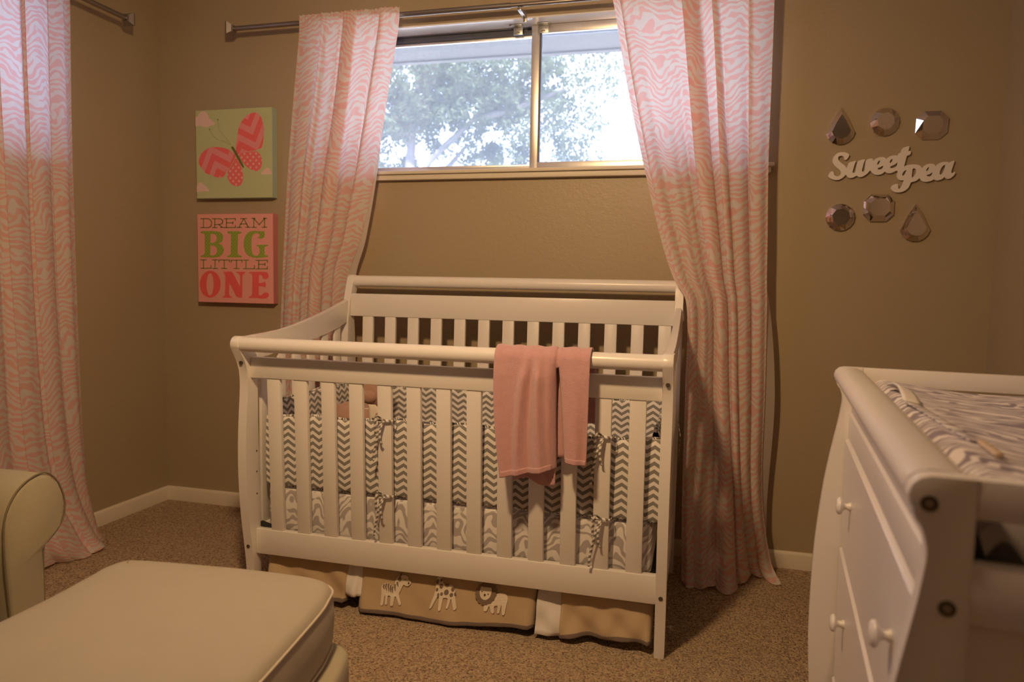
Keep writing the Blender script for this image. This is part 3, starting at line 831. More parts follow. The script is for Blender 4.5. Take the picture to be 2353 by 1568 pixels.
fpost = [(front_edge(z), z) for z in [0, .05, .1, .15, .21, .26, .304, .35, .394, .44, .482, .525, .568, .61, .653, .69, .724, .75, .781, .81]]
fpost += arc(YF, ZF, RF + .003, PI * 1.12, PI * .32, 10)
fpost += [(-.865, .890), (-.825, .8905), (-.818, .80), (-.818, .60), (-.809, .40), (-.806, .28), (-.806, 0)]
bpost = [(back_edge(z), z) for z in [0, .1, .21, .31, .36, .42, .514, .56, .604, .65, .692, .735, .778, .82, .863, .90, .934, .96, .991, 1.02]]
bpost += arc(YB, ZB, RB + .003, -PI * .12, PI * .85, 10)
bpost += [(-.150, 1.06), (-.160, 1.03), (-.172, .99), (-.186, .93), (-.196, .80), (-.200, .5), (-.196, .3), (-.190, 0)]
toprail = [(-.8535, .8905), (-.813, .8925), (-.740, .8955), (-.664, .9005), (-.585, .910), (-.507, .9235), (-.418, .940), (-.328, .9595), (-.245, .980), (-.178, .999),
           (-.192, .905), (-.255, .889), (-.32, .8755), (-.43, .857), (-.545, .842), (-.66, .828), (-.76, .818), (-.825, .812)]
for xs, sgn in ((X0, -1), (X1, 1)):
    a, b = (xs - PT, xs) if sgn < 0 else (xs, xs + PT)
    fx = lambda p, q, t: (t, p, q)
    pf = prism('front_post', fpost, fx, a, b, M['white'], crib, .003)
    for bz, byo in ((.806, 0), (.187, 0)):
        yb = front_edge(bz) if bz < .8 else -.886
        tube('bolt', [((a+b)/2, yb + .004, bz), ((a+b)/2, yb - .0012, bz)], .0062, M['bolt'], pf, 14)
    prism('back_post', bpost, fx, a, b, M['white'], crib, .003)
    for hz in (.505, .435, .360):
        hx = b if sgn < 0 else a
        tube('peg_hole', [(hx - sgn * .0006, -.828, hz), (hx + sgn * .002, -.828, hz)], .0032, M['bolt'], pf, 10)
    m = .004
    prism('side_top_rail', toprail, fx, a + m, b - m, M['white'], crib, .003)
    box('side_bottom_rail', (a + m, -.806, .157), (b - m, -.196, .243), M['white'], crib, .003)
    for k in range(6):
        yc = -.760 + k * .1005
        zt = cr([(-.825, .812), (-.66, .828), (-.545, .842), (-.43, .857), (-.32, .8755), (-.192, .905)], yc)
        box('slat', (a + .009, yc - .0235, .240), (b - .009, yc + .0235, zt + .006), M['white'], crib, .003)
tube('front_round_rail', [(X0 - .002, YF, ZF), (X1 + .002, YF, ZF)], RF, M['white'], crib, 28)
tube('back_round_rail', [(X0 - .002, YB, ZB), (X1 + .002, YB, ZB)], RB, M['white'], crib, 28)
def hrail(name, y0, z0, z1, th=.025):
    box(name, (X0, y0, z0), (X1, y0 + th, z1), M['white'], crib, .0035)
hrail('front_crest_rail', -.8576, .7543, .8225); hrail('front_bottom_rail', -.8368, .1573, .2428)
hrail('back_crest_rail', -.1695, .9311, 1.0248); hrail('back_bottom_rail', -.1900, .1573, .2428)
for k in range(13):
    xc = 1.1475 + k * .0977
    bm = bmesh.new(); add_box(bm, (xc - .0235, -.009, .240), (xc + .0235, .009, .758), .003)
    for v in bm.verts: v.co.y += -.8245 + (v.co.z - .24) / .518 * -.0205
    finish(bm, 'slat', M['white'], crib)
    xc = 1.1442 + k * .1008
    bm = bmesh.new(); add_box(bm, (xc - .0235, -.009, .240), (xc + .0235, .009, .935), .003)
    for v in bm.verts: v.co.y += -.1775 + (v.co.z - .24) / .695 * .0205
    finish(bm, 'slat', M['white'], crib)
box('mattress_support', (X0 + .025, -.768, .200), (X1 - .008, -.205, .2185), M['bracket'], crib, .002)
bm = bmesh.new()
add_box(bm, (X0 + .001, -.8115, .2455), (X0 + .055, -.7990, .2605), .002)
for v in bm.verts: v.co.z -= (v.co.x - X0) * .28
o = finish(bm, 'support_bracket', M['bracket'], crib); o['label'] = 'black metal bracket inside the left front post'

# ------------------------------------------------------------------ crib bedding
def rbox(name, lo, hi, r, mat, parent, uvf, puff=0., seg=4, sub=0):
    bm = bmesh.new(); add_box(bm, lo, hi, r, seg)
    o = finish(bm, name, mat, parent, True, 60)
    if uvf: uv_project(o, uvf)
    return o
m = rbox('crib_mattress', (X0 + .018, -.797, .219), (X1 - .018, -.203, .385), .022, M['sheet'], None,
         lambda c, n: (c.x + 3, c.z + c.y * (1. if abs(n.z) > .5 else 0.)))
tag(m, 'crib mattress in a grey and white zebra print sheet', 'mattress')

bump = thing('crib_bumper', 'grey and white chevron crib bumper tied inside the crib slats', 'crib bumper', ((X0 + X1)/2, -.5, .385))
def bumper_panel(p0, p1, inward, z0, z1, sag, seed, nrow=16):
    """a padded strip from p0 to p1 (xy), 'inward' points into the crib"""
    p0, p1, n = Vector(p0), Vector(p1), Vector(inward); ln = (p1 - p0).length; nu = max(12, int(ln / .02))
    T = .013
    def top(u): return z1 - sag * (math.sin(u * ln * 7 + seed) * .5 + .5) - .004 * math.sin(u * ln * 23 + seed)
    def f(u, v):
        # v goes up the outer side, over the top and down the inner side
        q = p0.lerp(p1, u); zt = top(u)
        ang = v * 2 * PI
        h = (1 - math.cos(ang)) / 2; h = .5 - .5 * math.copysign(abs(math.cos(ang)) ** .55, math.cos(ang))
        d = -math.copysign(abs(math.sin(ang)) ** .5, math.sin(ang)) * T * (1 + .12 * math.sin(u * ln * 19 + seed + h * 3))
        q = q + n * (T + d)
        return (q.x, q.y, z0 + (zt - z0) * h)
    pn = sheet('bumper_panel', nu, nrow * 2, f, lambda u, v: (u * ln + seed, abs(1 - 2 * abs(v - .5)) * (z1 - z0)), M['chevron'], bump)
    uv_project(pn, lambda c, nn: ((c.x - p0.x) * abs(p1.x - p0.x) / ln + (c.y - p0.y) * (p1.y - p0.y) / ln + seed, c.z + (0 if abs(nn.z) < .8 else (c - Vector((p0.x, p0.y, c.z))).dot(Vector((n.x, n.y, 0))))))
    for lo in (0, 1):
        pts = []
        for i in range(nu + 1):
            q = p0.lerp(p1, i / nu) + n * T
            pts.append((q.x, q.y, (z0 + .001) if lo else top(i / nu) + .001))
        t = tube('piping', pts, .0042, M['piping'], pn, 8)
        uv_project(t, lambda c, nn: (c.x + c.y, c.z * .3 + (c.x + c.y)))
ZB0, ZB1 = .3875, .640
bumper_panel((X0 + .024, -.809), (X1 - .003, -.809), (0, 1), ZB0, ZB1 - .004, .010, .7)
bumper_panel((X0 + .030, -.199), (X1 - .014, -.199), (0, -1), ZB0, .655, .006, 1.9)
bumper_panel((X0 + .006, -.775), (X0 + .006, -.232), (1, 0), ZB0, .664, .012, 2.7)
bumper_panel((X1 - .006, -.775), (X1 - .006, -.232), (-1, 0), ZB0, .655, .008, 3.3)
def ribbon(pts, w, mat, parent, name='tie_ribbon', wdir=(1, 0, 0), v0=0.):
    P = [Vector(p) for p in pts]; wd = Vector(wdir).normalized(); Ls = [0.]
    for a, b in zip(P, P[1:]): Ls.append(Ls[-1] + (b - a).length)
    keys = [(s / Ls[-1], tuple(p)) for s, p in zip(Ls, P)]
    def f(u, v):
        p = Vector(cr(keys, v)); k = math.sin(v * 9 + v0) * .4
        d = (wd + Vector((0, k, 0))).normalized()
        return tuple(p + d * (u - .5) * w)
    return sheet(name, 2, 24, f, lambda u, v: (u * w, v * Ls[-1] + v0), mat, parent, .0012)
def tie(x, z, ztail, y=-.842, sx=1):
    """a bow tied round a front slat"""
    t = ribbon([(x - .030*sx, y + .022, z), (x - .026*sx, y - .004, z + .002), (x, y - .010, z + .004), (x + .026*sx, y - .004, z + .001), (x + .031*sx, y + .022, z)], .008, M['ribbon'], bump, 'tie_ribbon', (0, 0, 1), x)
    ribbon([(x, y - .012, z + .004), (x - .012*sx, y - .026, z + .020), (x - .018*sx, y - .026, z - .006), (x - .020*sx, y - .018, z - .045)], .008, M['ribbon'], t, 'bow_loop', (1, .2, 0), x + .3)
    ribbon([(x + .002*sx, y - .012, z + .004), (x - .010*sx, y - .020, z - .03), (x - .020*sx, y - .016, z - .075), (x - .027*sx, y - .013, ztail + .03), (x - .030*sx, y - .012, ztail)], .0075, M['ribbon'], t, 'ribbon_tail', (1, .1, 0), x + .7)
    ribbon([(x + .004*sx, y - .012, z + .002), (x - .004*sx, y - .022, z - .03), (x - .002*sx, y - .017, z - .07), (x + .002*sx, y - .013, ztail + .06)], .007, M['ribbon'], t, 'ribbon_tail', (1, -.1, 0), x + .9)
tie(1.538, .642, .515, -.850, 1); tie(1.538, .400, .272, -.842, 1)
tie(2.222, .640, .500, -.850, 1); tie(2.222, .396, .255, -.842, 1.0)
ribbon([(X1 + .0345, -.40, .62), (X1 + .038, -.40, .60), (X1 + .042, -.395, .56), (X1 + .041, -.402, .50)], .014, M['ribbon'], bump, 'tie_ribbon', (0, 1, 0), .4)
ribbon([(X1 + .0345, -.415, .62), (X1 + .040, -.42, .59), (X1 + .044, -.425, .57)], .012, M['ribbon'], bump, 'tie_ribbon', (0, 1, 0), .9)

# plush toy in the far left corner
pl = thing('plush_toy', 'rosy brown plush toy with a tan scarf in the far left crib corner', 'soft toy', (1.235, -.40, .386))
def blob(name, c, r, mat, parent, wob=.04, seed=0):
    bm = bmesh.new(); bmesh.ops.create_icosphere(bm, subdivisions=4, radius=1)
    for v in bm.verts:
        k = 1 + wob * noise.noise(v.co * 2.2 + Vector((seed, 0, 0)))
        v.co = Vector((c[0] + v.co.x*r[0]*k, c[1] + v.co.y*r[1]*k, c[2] + v.co.z*r[2]*k))
    return finish(bm, name, mat, parent, True, 180)
blob('body', (1.235, -.43, .505), (.115, .085, .122), M['plush'], pl, .10, 1)
blob('head', (1.272, -.375, .652), (.072, .064, .068), M['plush'], pl, .06, 2)
for dx, dz in ((-.045, .052), (.048, .050)): blob('ear', (1.272 + dx * 1.25, -.370, .640 + dz), (.022, .014, .022), M['plush'], pl, .03, 3)
blob('muzzle', (1.282, -.432, .642), (.030, .022, .024), M['plush'], pl, .03, 4)
for dx, dy in ((-.09, -.04), (.100, -.03)): blob('arm', (1.245 + dx, -.43 + dy, .555), (.034, .034, .065), M['plush'], pl, .05, 5 + dx)
for dx in (-.05, .06): blob('leg', (1.240 + dx, -.530, .432), (.036, .070, .040), M['plush'], pl, .05, 7 + dx)
def scarf(u, v):
    a = u * 2 * PI
    k = .004 * math.sin(3*a)
    return (1.262 + (.074 + k) * math.cos(a), -.395 + (.068 + k) * math.sin(a), .602 + .014 * math.sin(a) - .010 * math.cos(a) + (v - .5) * .034)
sc_ = sheet('scarf', 40, 4, scarf, lambda u, v: (u, v), M['felt'], pl, .006)
sheet('scarf_tail', 4, 14, lambda u, v: (1.310 + .024 * (u - .5) * (1 + v) + .030 * v, -.472 - .02 * v, .612 + .016 * math.sin(PI * v) - .090 * v * v), lambda u, v: (u, v), M['felt'], sc_, .006)

# pink blanket over the front rail
def blanket(u, v):
    """v: 0 hem in front .. 1 hem inside the crib; u: left to right"""
    k = .80                                           # share of the length in front
    xl_top, xr_top = 1.9185, 2.1925
    s = 0 if v > k else 1 - v / k                     # 0 at the rail, 1 at the front hem
    left = u < .66
    zh = .520 + .034 * (u / .66) if left else .577 - .004 * (u - .66) / .34
    # fold opening between the two lobes widens downwards
    if left: x = xl_top + (u / .66) * (.178 + .002 * s) + (-.004 * math.sin(PI * s) + .022 * s * s * (1 - u / .66)) * 1.0
    else: x = xl_top + .180 + (u - .66) / .34 * .094 + s * .026 * (1 - (u - .66) / .34) - .004 * s * (u - .66) / .34
    rip = .006 * math.sin((u + .08 * s) * 15 + .6) * (.25 + .75 * s) + .0015 * math.sin(u * 41 + 2 + 2 * s) * s
    def ridge(c, w): return math.exp(-((u - c) / w) ** 2)
    rip += (.015 * ridge(.20 + .17 * (1 - s), .045) + .018 * ridge(.50 - .02 * (1 - s), .05) - .012 * ridge(.35 + .08 * (1 - s), .05)) * min(1, s * 2.5 + .25)
    curl = 0.
    if .58 < u < .66: curl = .022 * ((u - .58) / .08) ** 2
    elif .66 <= u < .72: curl = .015 * ((.72 - u) / .06) ** 2
    pleat = 0.
    R2 = RF + .007 + .003 * (.5 + .5 * math.sin(u * 33)) - .0045 * math.exp(-((u - .662) / .012) ** 2)
    if v <= k:
        z_front_top = ZF
        ln = ZF - zh; quarter = R2 * PI / 2; tot = ln + quarter; d = (1 - v / k) * tot   # distance down from the crown
        if d < quarter:
            a = PI / 2 + d / R2
            y, z = YF + R2 * math.cos(a), ZF + R2 * math.sin(a)
        else:
            z = ZF - (d - quarter); y = YF - R2
        g = min(1, max(0, (d - .02) / .08))
        y -= max(-.012, rip) * g + .006 * g
        y += curl * min(1, max(0, (d - .06) / .06))
    else:
        w = (v - k) / (1 - k)
        path = [(0., (YF, ZF + R2)), (.12, (YF + R2 * .75, ZF + R2 * .72)), (.25, (-.852, ZF + .004)), (.40, (-.8215, .834)), (.7, (-.8185, .74)), (1., (-.8165, .660 - .012 * math.sin(u * 5)))]
        y, z = cr(path, w); x += .004 * math.sin(u * 9) * w - .012 * w * (1 - u)
        y += .001 * math.sin(u * 40)
    return (x, y, z)
bl = sheet('blanket', 132, 90, blanket, lambda u, v: (u, v), M['fleece'], None, .005, skip=lambda u, v: abs(u - .6592) < .0038 and v < .64)
tag(bl, 'pink fleece blanket folded over the front rail of the crib', 'blanket')
def hemline(u, v):
    uu = .02 + u * .60
    p = blanket(uu, .035 * v); return (p[0], p[1] - .0045, p[2])
sheet('hem', 60, 4, hemline, lambda u, v: (u, v), M['fleece'], bl, .003)
def hemline2(u, v):
    uu = .69 + u * .30
    p = blanket(uu, .035 * v); return (p[0], p[1] - .0045, p[2])
sheet('hem', 40, 4, hemline2, lambda u, v: (u, v), M['fleece'], bl, .003)
def under(u, v):                                       # the second layer peeping out under the left lobe
    x = 1.975 + u * .122; z = .640 - v * (.640 - .508 - .010 * math.sin(u * 6))
    return (x, -.9045 - .004 * math.sin(u * 14) * v, z)
sheet('under_layer', 24, 20, under, lambda u, v: (u, v), M['fleece'], bl, .005)
def under2(u, v):
    x = 2.074 + u * .068; z = .838 - v * (.838 - .582)
    return (x, -.890 + .004 * math.sin(u * 9), z)
sheet('under_layer', 12, 20, under2, lambda u, v: (u, v), M['fleece'], bl, .004)

# bed skirt under the crib
sk = thing('crib_skirt', 'tan crib skirt with felt zebra, giraffe and lion, hanging under the crib', 'crib skirt', ((X0 + X1)/2, -.80, .0))
def skirt_y(x, z):
    k = 1 - min(1, z / .20)
    k2 = k; k = k * (.38 if 1.43 < x < 2.03 else 1.5)
    return -.782 - .058 * k2 ** 1.15 - .007 * math.sin(x * 21 + 2 + z * 14) * k - .005 * math.sin(x * 47 + z * 60) * k - .003 * math.sin(x * 83 - z * 40) * k
def skirt_panel(x0, x1, lift0, lift1, bow=0.):
    def zb(u): return lift0 + (lift1 - lift0) * u + bow * math.sin(PI * u) + .003 * math.sin(u * 9)
    def f(u, v):
        x = x0 + (x1 - x0) * u; z = .215 + (zb(u) - .215) * v
        rim = .012 * (max(0, 1 - u / .03) + max(0, (u - .97) / .03)) * v
        return (x, skirt_y(x, z) + rim * 2, z)
    p = sheet('skirt_panel', 60, 24, f, lambda u, v: (u, v), M['tan'], sk, .003)
    def h(u, v):
        x = x0 + (x1 - x0) * u; z = zb(u) + .011 * (1 - v)
        rim = .024 * (max(0, 1 - u / .03) + max(0, (u - .97) / .03))
        return (x, skirt_y(x, z) - .0035 + rim, z)
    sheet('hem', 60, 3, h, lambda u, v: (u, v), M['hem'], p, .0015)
skirt_panel(1.092, 1.392, .010, .024, 0)
skirt_panel(1.434, 2.026, .008, .026, -.006)
skirt_panel(2.100, 2.377, .012, .030, .010)
for x0, x1, zz in ((1.388, 1.446, .050), (2.030, 2.106, .018)):
    sheet('skirt_lining', 16, 16, lambda u, v: (x0 + (x1 - x0) * u, skirt_y(x0 + (x1 - x0) * u, .215 + (zz - .215) * v) + .005 + .002 * math.sin(u * 8), .215 + (zz - .215) * v), lambda u, v: (u, v), M['sheer'], sk, .002)
# felt animals, drawn in units of a 2353 x 915 picture; the skirt's face is x = 1.474 + X*a
def ap(X, Y, t):
    x = 1.474 + X / 2353 * .5115
    z = .1620 - Y / 915 * .205 + (X / 2353) * .0855
    return (x, skirt_y(x, max(z, .005)) - .0045 - t, z)
def applique(cont, mat, lift, name, parent, smooth=True):
    return flat_shape(name, [smooth_loop(c, 2) if smooth else c for c in cont], lambda X, Y, t: ap(X, Y, t + lift), 0, .0012, mat, parent)
zb_ = applique([[(195,360),(215,318),(300,310),(370,350),(395,330),(400,290),(425,240),(480,215),(500,195),(520,210),(560,215),(605,250),(620,285),(650,310),(648,340),(610,365),(570,360),(535,345),(500,420),(480,470),(530,590),(520,608),(500,605),(445,500),(420,500),(412,600),(390,612),(365,600),(358,490),(310,480),(315,580),(300,592),(278,580),(272,480),(258,490),(250,590),(225,600),(208,580),(205,440)]], M['felt'], 0, 'zebra_applique', sk)
for l in ([(235,320),(228,350),(245,385)],[(270,312),(262,350),(285,405)],[(305,315),(300,350),(322,420)],[(340,335),(338,380),(352,430)],[(372,350),(368,390),(380,440)],[(405,330),(405,370),(420,415)],[(435,300),(440,330),(455,365)],[(470,225),(478,260),(490,295)],[(450,245),(455,270),(470,300)]):
    P = [Vector(p) for p in l]
    poly = [(P[0].x-14, P[0].y), (P[1].x-12, P[1].y), (P[2].x-3, P[2].y), (P[2].x+4, P[2].y), (P[1].x+12, P[1].y), (P[0].x+12, P[0].y)]
    applique([poly], M['feltgrey'], .0014, 'stripe', zb_, False)
for (cx, cy, r) in ((618, 322, 13), (556, 270, 6), (608, 268, 6)): applique([ell(cx, cy, r, r, 10)], M['feltline'], .0016, 'face_mark', zb_, False)
applique([[(470,195),(480,180),(500,190),(500,215),(475,220)]], M['feltgrey'], .0014, 'mane', zb_)
gi = applique([[(935,190),(950,145),(1000,135),(1075,140),(1120,160),(1140,200),(1125,260),(1150,340),(1200,380),(1260,370),(1310,400),(1345,460),(1360,560),(1390,680),(1370,705),(1345,700),(1300,570),(1285,580),(1265,670),(1245,685),(1230,670),(1245,560),(1190,545),(1170,560),(1158,690),(1140,702),(1120,690),(1112,540),(1085,520),(1020,650),(995,668),(980,655),(1030,500),(1045,400),(1040,320),(1050,240),(1000,235),(955,235)]], M['felt'], 0, 'giraffe_applique', sk)
for (cx, cy, rx, ry) in ((1065,325,24,34),(1128,385,28,30),(1068,430,20,22),(1095,500,16,26),(1145,488,20,22),(1215,470,36,36),(1220,375,34,20),(1310,435,26,30),(1295,508,26,26),(1350,500,14,24),(1120,310,18,20),(1062,250,12,16),(1115,220,12,22),(1088,183,16,20)):
    applique([ell(cx, cy, rx, ry, 9)], M['feltgrey'], .0014, 'spot', gi, False)
applique([ell(975, 203, 10, 10, 10)], M['feltline'], .0016, 'face_mark', gi, False)
mane = [(1810 + (165 if k % 2 else 150) * math.cos(2*PI*k/30), 515 + (158 if k % 2 else 144) * math.sin(2*PI*k/30)) for k in range(30)]
li = applique([[(1930,560),(1990,525),(2060,525),(2115,555),(2140,610),(2125,680),(2110,790),(2090,805),(2068,795),(2055,690),(2042,690),(2030,775),(2010,785),(1992,775),(1995,690),(1945,695),(1950,770),(1930,785),(1905,765),(1870,680),(1845,740),(1820,748),(1795,735),(1800,670),(1880,640)]], M['felt'], 0, 'lion_applique', sk)
applique([mane], M['feltgrey'], .0014, 'mane', li, False)
applique([[(1715,480),(1735,420),(1765,430),(1860,440),(1890,455),(1890,520),(1870,570),(1815,600),(1760,585),(1725,540)]], M['felt'], .0028, 'face', li)
for (cx, cy, r) in ((1795, 533, 16), (1752, 487, 8), (1845, 522, 8)): applique([ell(cx, cy, r, r, 10)], M['feltline'], .0042, 'face_mark', li, False)

# ------------------------------------------------------------------ dresser with a changing tray (own frame: X into the dresser, -Y towards the room)
DR = thing('changing_dresser', 'white changing table dresser with curved end panels and round knobs', 'dresser', (2.781, -1.190, 0), math.atan2(-.1, .995), local=True)
LY = -.986; HT = .910; DP = .600
KE = [(0, -.020), (.06, -.021), (.18, -.029), (.30, -.036), (.423, -.036), (.524, -.0325), (.645, -.0215), (.715, -.0115), (.755, -.0045), (.785, .0008), (.815, .0050), (.842, .0070), (.866, .0000), (.880, -.0075)]
def edge(z): return cr(KE, min(max(z, 0), .88))
stile = [(edge(z), z) for z in [0, .06, .12, .18, .24, .30, .36, .423, .47, .524, .56, .60, .63, .66, .69, .71, .73, .75, .765, .78, .79, .80, .81, .82, .83, .838, .846, .854, .862, .870]]
stile += [(-.0085, .880), (-.0115, .890), (-.0090, .900), (-.0015, .9075), (.008, HT)] + [(.0445, HT), (.0425, .45), (.0425, 0)]
for ya, yb, near in ((0, -.024, False), (LY, LY + .024, True)):
    f = lambda a, b, t: (a, t, b)
    bm = bmesh.new()
    add_prism(bm, stile, f, ya, yb, .0025)
    finish(bm, 'end_panel_stile', M['white'], DR, True, 35)
    ia, ib = (ya - .0015, yb + .0015) if not near else (ya + .0015, yb - .0015)
    bm = bmesh.new()
    add_box(bm, (.0446, ia, .873), (DP - .045, ib, HT - .0005), .0015)
    add_box(bm, (.0430, ia, .776), (DP - .045, ib, .831), .0015)
    add_box(bm, (.0430, ia, .06), (DP - .045, ib, .12), .0015)
    add_box(bm, (DP - .045, ia, 0), (DP, ib, HT - .0005), .0015)
    ca, cb = (ya - .007, yb + .006) if not near else (ya + .007, yb - .006)
    add_box(bm, (.0430, ca, .1205), (DP - .0455, cb, .7755), .0)
    finish(bm, 'end_panel', M['white'], DR)
    if near:
        for bx, bz in ((.0065, .884), (.0260, .789)):
            b = tube('bolt', [(bx, ya - .0012, bz), (bx, ya + .004, bz)], .0074, M['bolt'], DR, 20)
            tube('bolt_socket', [(bx, ya - .0020, bz), (bx, ya + .002, bz)], .0034, M['boltcore'], b, 12)
# rounded front rail of the tray
rail = [(-.0095, .884), (-.0115, .892), (-.0085, .901), (-.001, .9075), (.010, .9105), (.030, .9095), (.042, .905), (.048, .897), (.048, .8125), (.0270, .8125), (.0260, .8135), (.0260, .846), (.006, .862), (-.004, .874)]
prism('front_rail', rail, lambda a, b, t: (a, t, b), -.0245, LY + .0245, M['white'], DR, .0, 50)
box('back_rail', (DP - .030, -.0245, .80), (DP - .002, LY + .0245, HT), M['white'], DR, .003)
box('tray_floor', (.0405, -.0245, .768), (DP - .032, LY + .0245, .782), M['white'], DR, .001)
box('apron', (.0215, -.0245, .7585), (.040, LY + .0245, .8120), M['white'], DR, .004, 3)
box('back_panel', (DP - .020, -.0245, .05), (DP - .008, LY + .0245, .799), M['white'], DR, 0)
box('plinth', (.045, -.0245, .0), (DP - .040, LY + .0245, .056), M['white'], DR, .001)
def knob(x, y, z, parent):
    f = lambda a, b, h: (x - h, y + a, z + b)
    return lathe('knob', [(.0085, 0), (.0080, .003), (.0060, .006), (.0058, .010), (.0088, .0135), (.0150, .0155), (.0172, .0190), (.0162, .0225), (.0115, .0255), (.004, .0265)], f, M['white'], parent, 24)
for i, (za, zb) in enumerate(((.520, .7555), (.225, .5155), (.060, .2205))):
    e0, e1 = .0215, .0175
    prof = [(e1 - .001, zb - .004), (e1 + .004, zb), (.040, zb), (.040, za), (e0 + .002, za), (e0 - .002, za + .004)]
    bm = bmesh.new(); add_prism(bm, prof, lambda a, b, t: (a, t, b), -.0265, LY + .0265, .002)
    d = finish(bm, 'drawer', M['white'], DR, True, 40)
    for ky in (-.205, -.760): knob(e1, ky, {0: .655, 1: .418, 2: .140}[i], d)

# changing pad in the tray
pad = thing('changing_pad', 'contoured changing pad in grey zebra print lying in the dresser tray', 'changing pad', (2.781, -1.190, 0), math.atan2(-.1, .995), local=True)
PX0, PX1, PY0, PY1, PZ0 = .0525, .515, -.0275, LY + .0275, .783
def pad_top(x):
    q = (x - (PX0 + PX1) / 2) / ((PX1 - PX0) / 2)
    return .873 + .025 * q * q
def pad_f(u, v):
    # u round the cross-section (bottom, outer side, top, other side), v along the length with closed rounded ends
    yy = PY0 + (PY1 - PY0) * v
    end = min(v, 1 - v); sh = 1 - max(0, 1 - end / .035) ** 2 * .28 if end < .035 else 1.
    w = PX1 - PX0
    if u < .7:
        k = u / .7; x = PX0 + w * (.5 - .5 * math.cos(PI * k)) if False else PX0 + w * k
        rr = min(k, 1 - k); z = pad_top(x); dip = max(0, 1 - rr / .07) ** 2 * .030; z -= dip
    else:
        k = (u - .7) / .3; x = PX1 - w * k; z = PZ0 + .003
        rr = min(k, 1 - k); z += max(0, 1 - rr / .06) ** 2 * .018
    zc = PZ0 + .035; z = zc + (z - zc) * (sh if z > zc else 1)
    return (x, yy, z)
nu, nv = 70, 90
bm = bmesh.new(); uvl = bm.loops.layers.uv.new('UVMap')
g = [[bm.verts.new(pad_f(i / nu, j / nv)) for i in range(nu)] for j in range(nv + 1)]
uvx = lambda i: (i / nu) * ((PX1 - PX0) / .7)
for j in range(nv):
    for i in range(nu):
        fc = bm.faces.new((g[j][i], g[j][(i+1) % nu], g[j+1][(i+1) % nu], g[j+1][i]))
        for lp, (a, b) in zip(fc.loops, ((i, j), (i+1, j), (i+1, j+1), (i, j+1))): lp[uvl].uv = (uvx(a), b / nv * abs(PY1 - PY0))
ends = [bm.faces.new(g[0][::-1]), bm.faces.new(g[-1])]
for f_ in ends:
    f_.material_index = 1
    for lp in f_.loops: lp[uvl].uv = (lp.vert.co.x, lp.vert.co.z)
finish(bm, 'cushion', [M['pad'], M['pad_end_shaded']], pad, True, 50)
# white safety strap with a tan buckle on the near raised side
def strap(u, v):
    x = .064 + .026 * v + .004 * math.sin(u * 3); y = -.215 - .20 * u
    return (x, y, pad_top(x) + .004 + .014 * math.sin(PI * u) * (1 - .5 * v))
sheet('strap', 24, 4, strap, lambda u, v: (u, v), M['strap'], pad, .0025)
def strap2(u, v):
    y = -.415 - .27 * u; x = .080 + .030 * u + .020 * (v - .5)
    return (x, y, pad_top(x) + .0018)
sheet('strap', 40, 4, strap2, lambda u, v: (v * .02, u * .27), M['pad'], pad, .0012)
bm = bmesh.new(); add_box(bm, (.107, -.770, .8875), (.118, -.690, .8950), .004, 3)
o = finish(bm, 'buckle', M['tanplastic'], pad); o['label'] = 'tan plastic buckle'

# ------------------------------------------------------------------ ottoman
OT = [(1.272, -2.06), (1.270, -1.90), (1.268, -1.81), (1.256, -1.697), (1.252, -1.652), (1.268, -1.606), (1.320, -1.588), (1.499, -1.568), (1.600, -1.562), (1.680, -1.561), (1.733, -1.567), (1.768, -1.592), (1.783, -1.636), (1.797, -1.695), (1.818, -1.855), (1.829, -1.952), (1.834, -2.05), (1.815, -2.105), (1.75, -2.125), (1.35, -2.125), (1.29, -2.105)]
OTs = smooth_loop(OT, 3)
oc = (1.54, -1.84)
ott = thing('ottoman', 'beige upholstered ottoman with a thick piped cushion, in front of the crib', 'ottoman', (oc[0], oc[1], 0))
def loft(name, loop, rings, mat, parent, c=oc):
    """rings: (inset in metres, z); closes top and bottom"""
    bm = bmesh.new(); R_ = []
    N = len(loop)
    nrm = []
    for i in range(N):
        a, b = Vector(loop[i-1]), Vector(loop[(i+1) % N]); d = (b - a).normalized(); q = Vector((d.y, -d.x))
        if q.dot(Vector(loop[i]) - Vector(c)) < 0: q = -q
        nrm.append(q)
    for ins, z in rings:
        if ins > .05:
            k = 1 - ins / .26
            R_.append([bm.verts.new((c[0] + (p[0]-c[0])*k, c[1] + (p[1]-c[1])*k, z)) for p in loop])
        else:
            R_.append([bm.verts.new((p[0] - n.x*ins, p[1] - n.y*ins, z)) for p, n in zip(loop, nrm)])
    for A, B in zip(R_, R_[1:]):
        for k in range(N): bm.faces.new((A[k], A[(k+1) % N], B[(k+1) % N], B[k]))
    bm.faces.new(R_[0][::-1]); bm.faces.new(R_[-1])
    return finish(bm, name, mat, parent, True, 60)
cu = loft('cushion', OTs, [(.03, .312), (.012, .314), (.003, .320), (-.002, .340), (-.005, .38), (-.003, .42), (.002, .438), (.006, .446), (.016, .452), (.04, .457), (.09, .461), (.16, .464), (.22, .465)], M['beige'], ott)
tube('piping', [(oc[0] + (p[0] - oc[0]) * 1.004, oc[1] + (p[1] - oc[1]) * 1.004, .4365) for p in OTs], .0024, M['welt'], cu, 8, True)
tube('piping', [(p[0], p[1], .322) for p in OTs], .0026, M['welt'], cu, 8, True)
OB = [(oc[0] + .004 + (x - oc[0]) * 1.10, oc[1] + (y - oc[1]) * 1.04) for x, y in smooth_loop([(oc[0] + (x - oc[0]) * (1.0 if abs(x - oc[0]) < .2 else 1.01), y) for x, y in OT], 3)]
loft('base', OB, [(.03, .07), (.002, .073), (-.003, .12), (-.004, .20), (-.003, .28), (-.001, .300), (.002, .306), (.008, .3085), (.03, .310)], M['beige2'], ott)
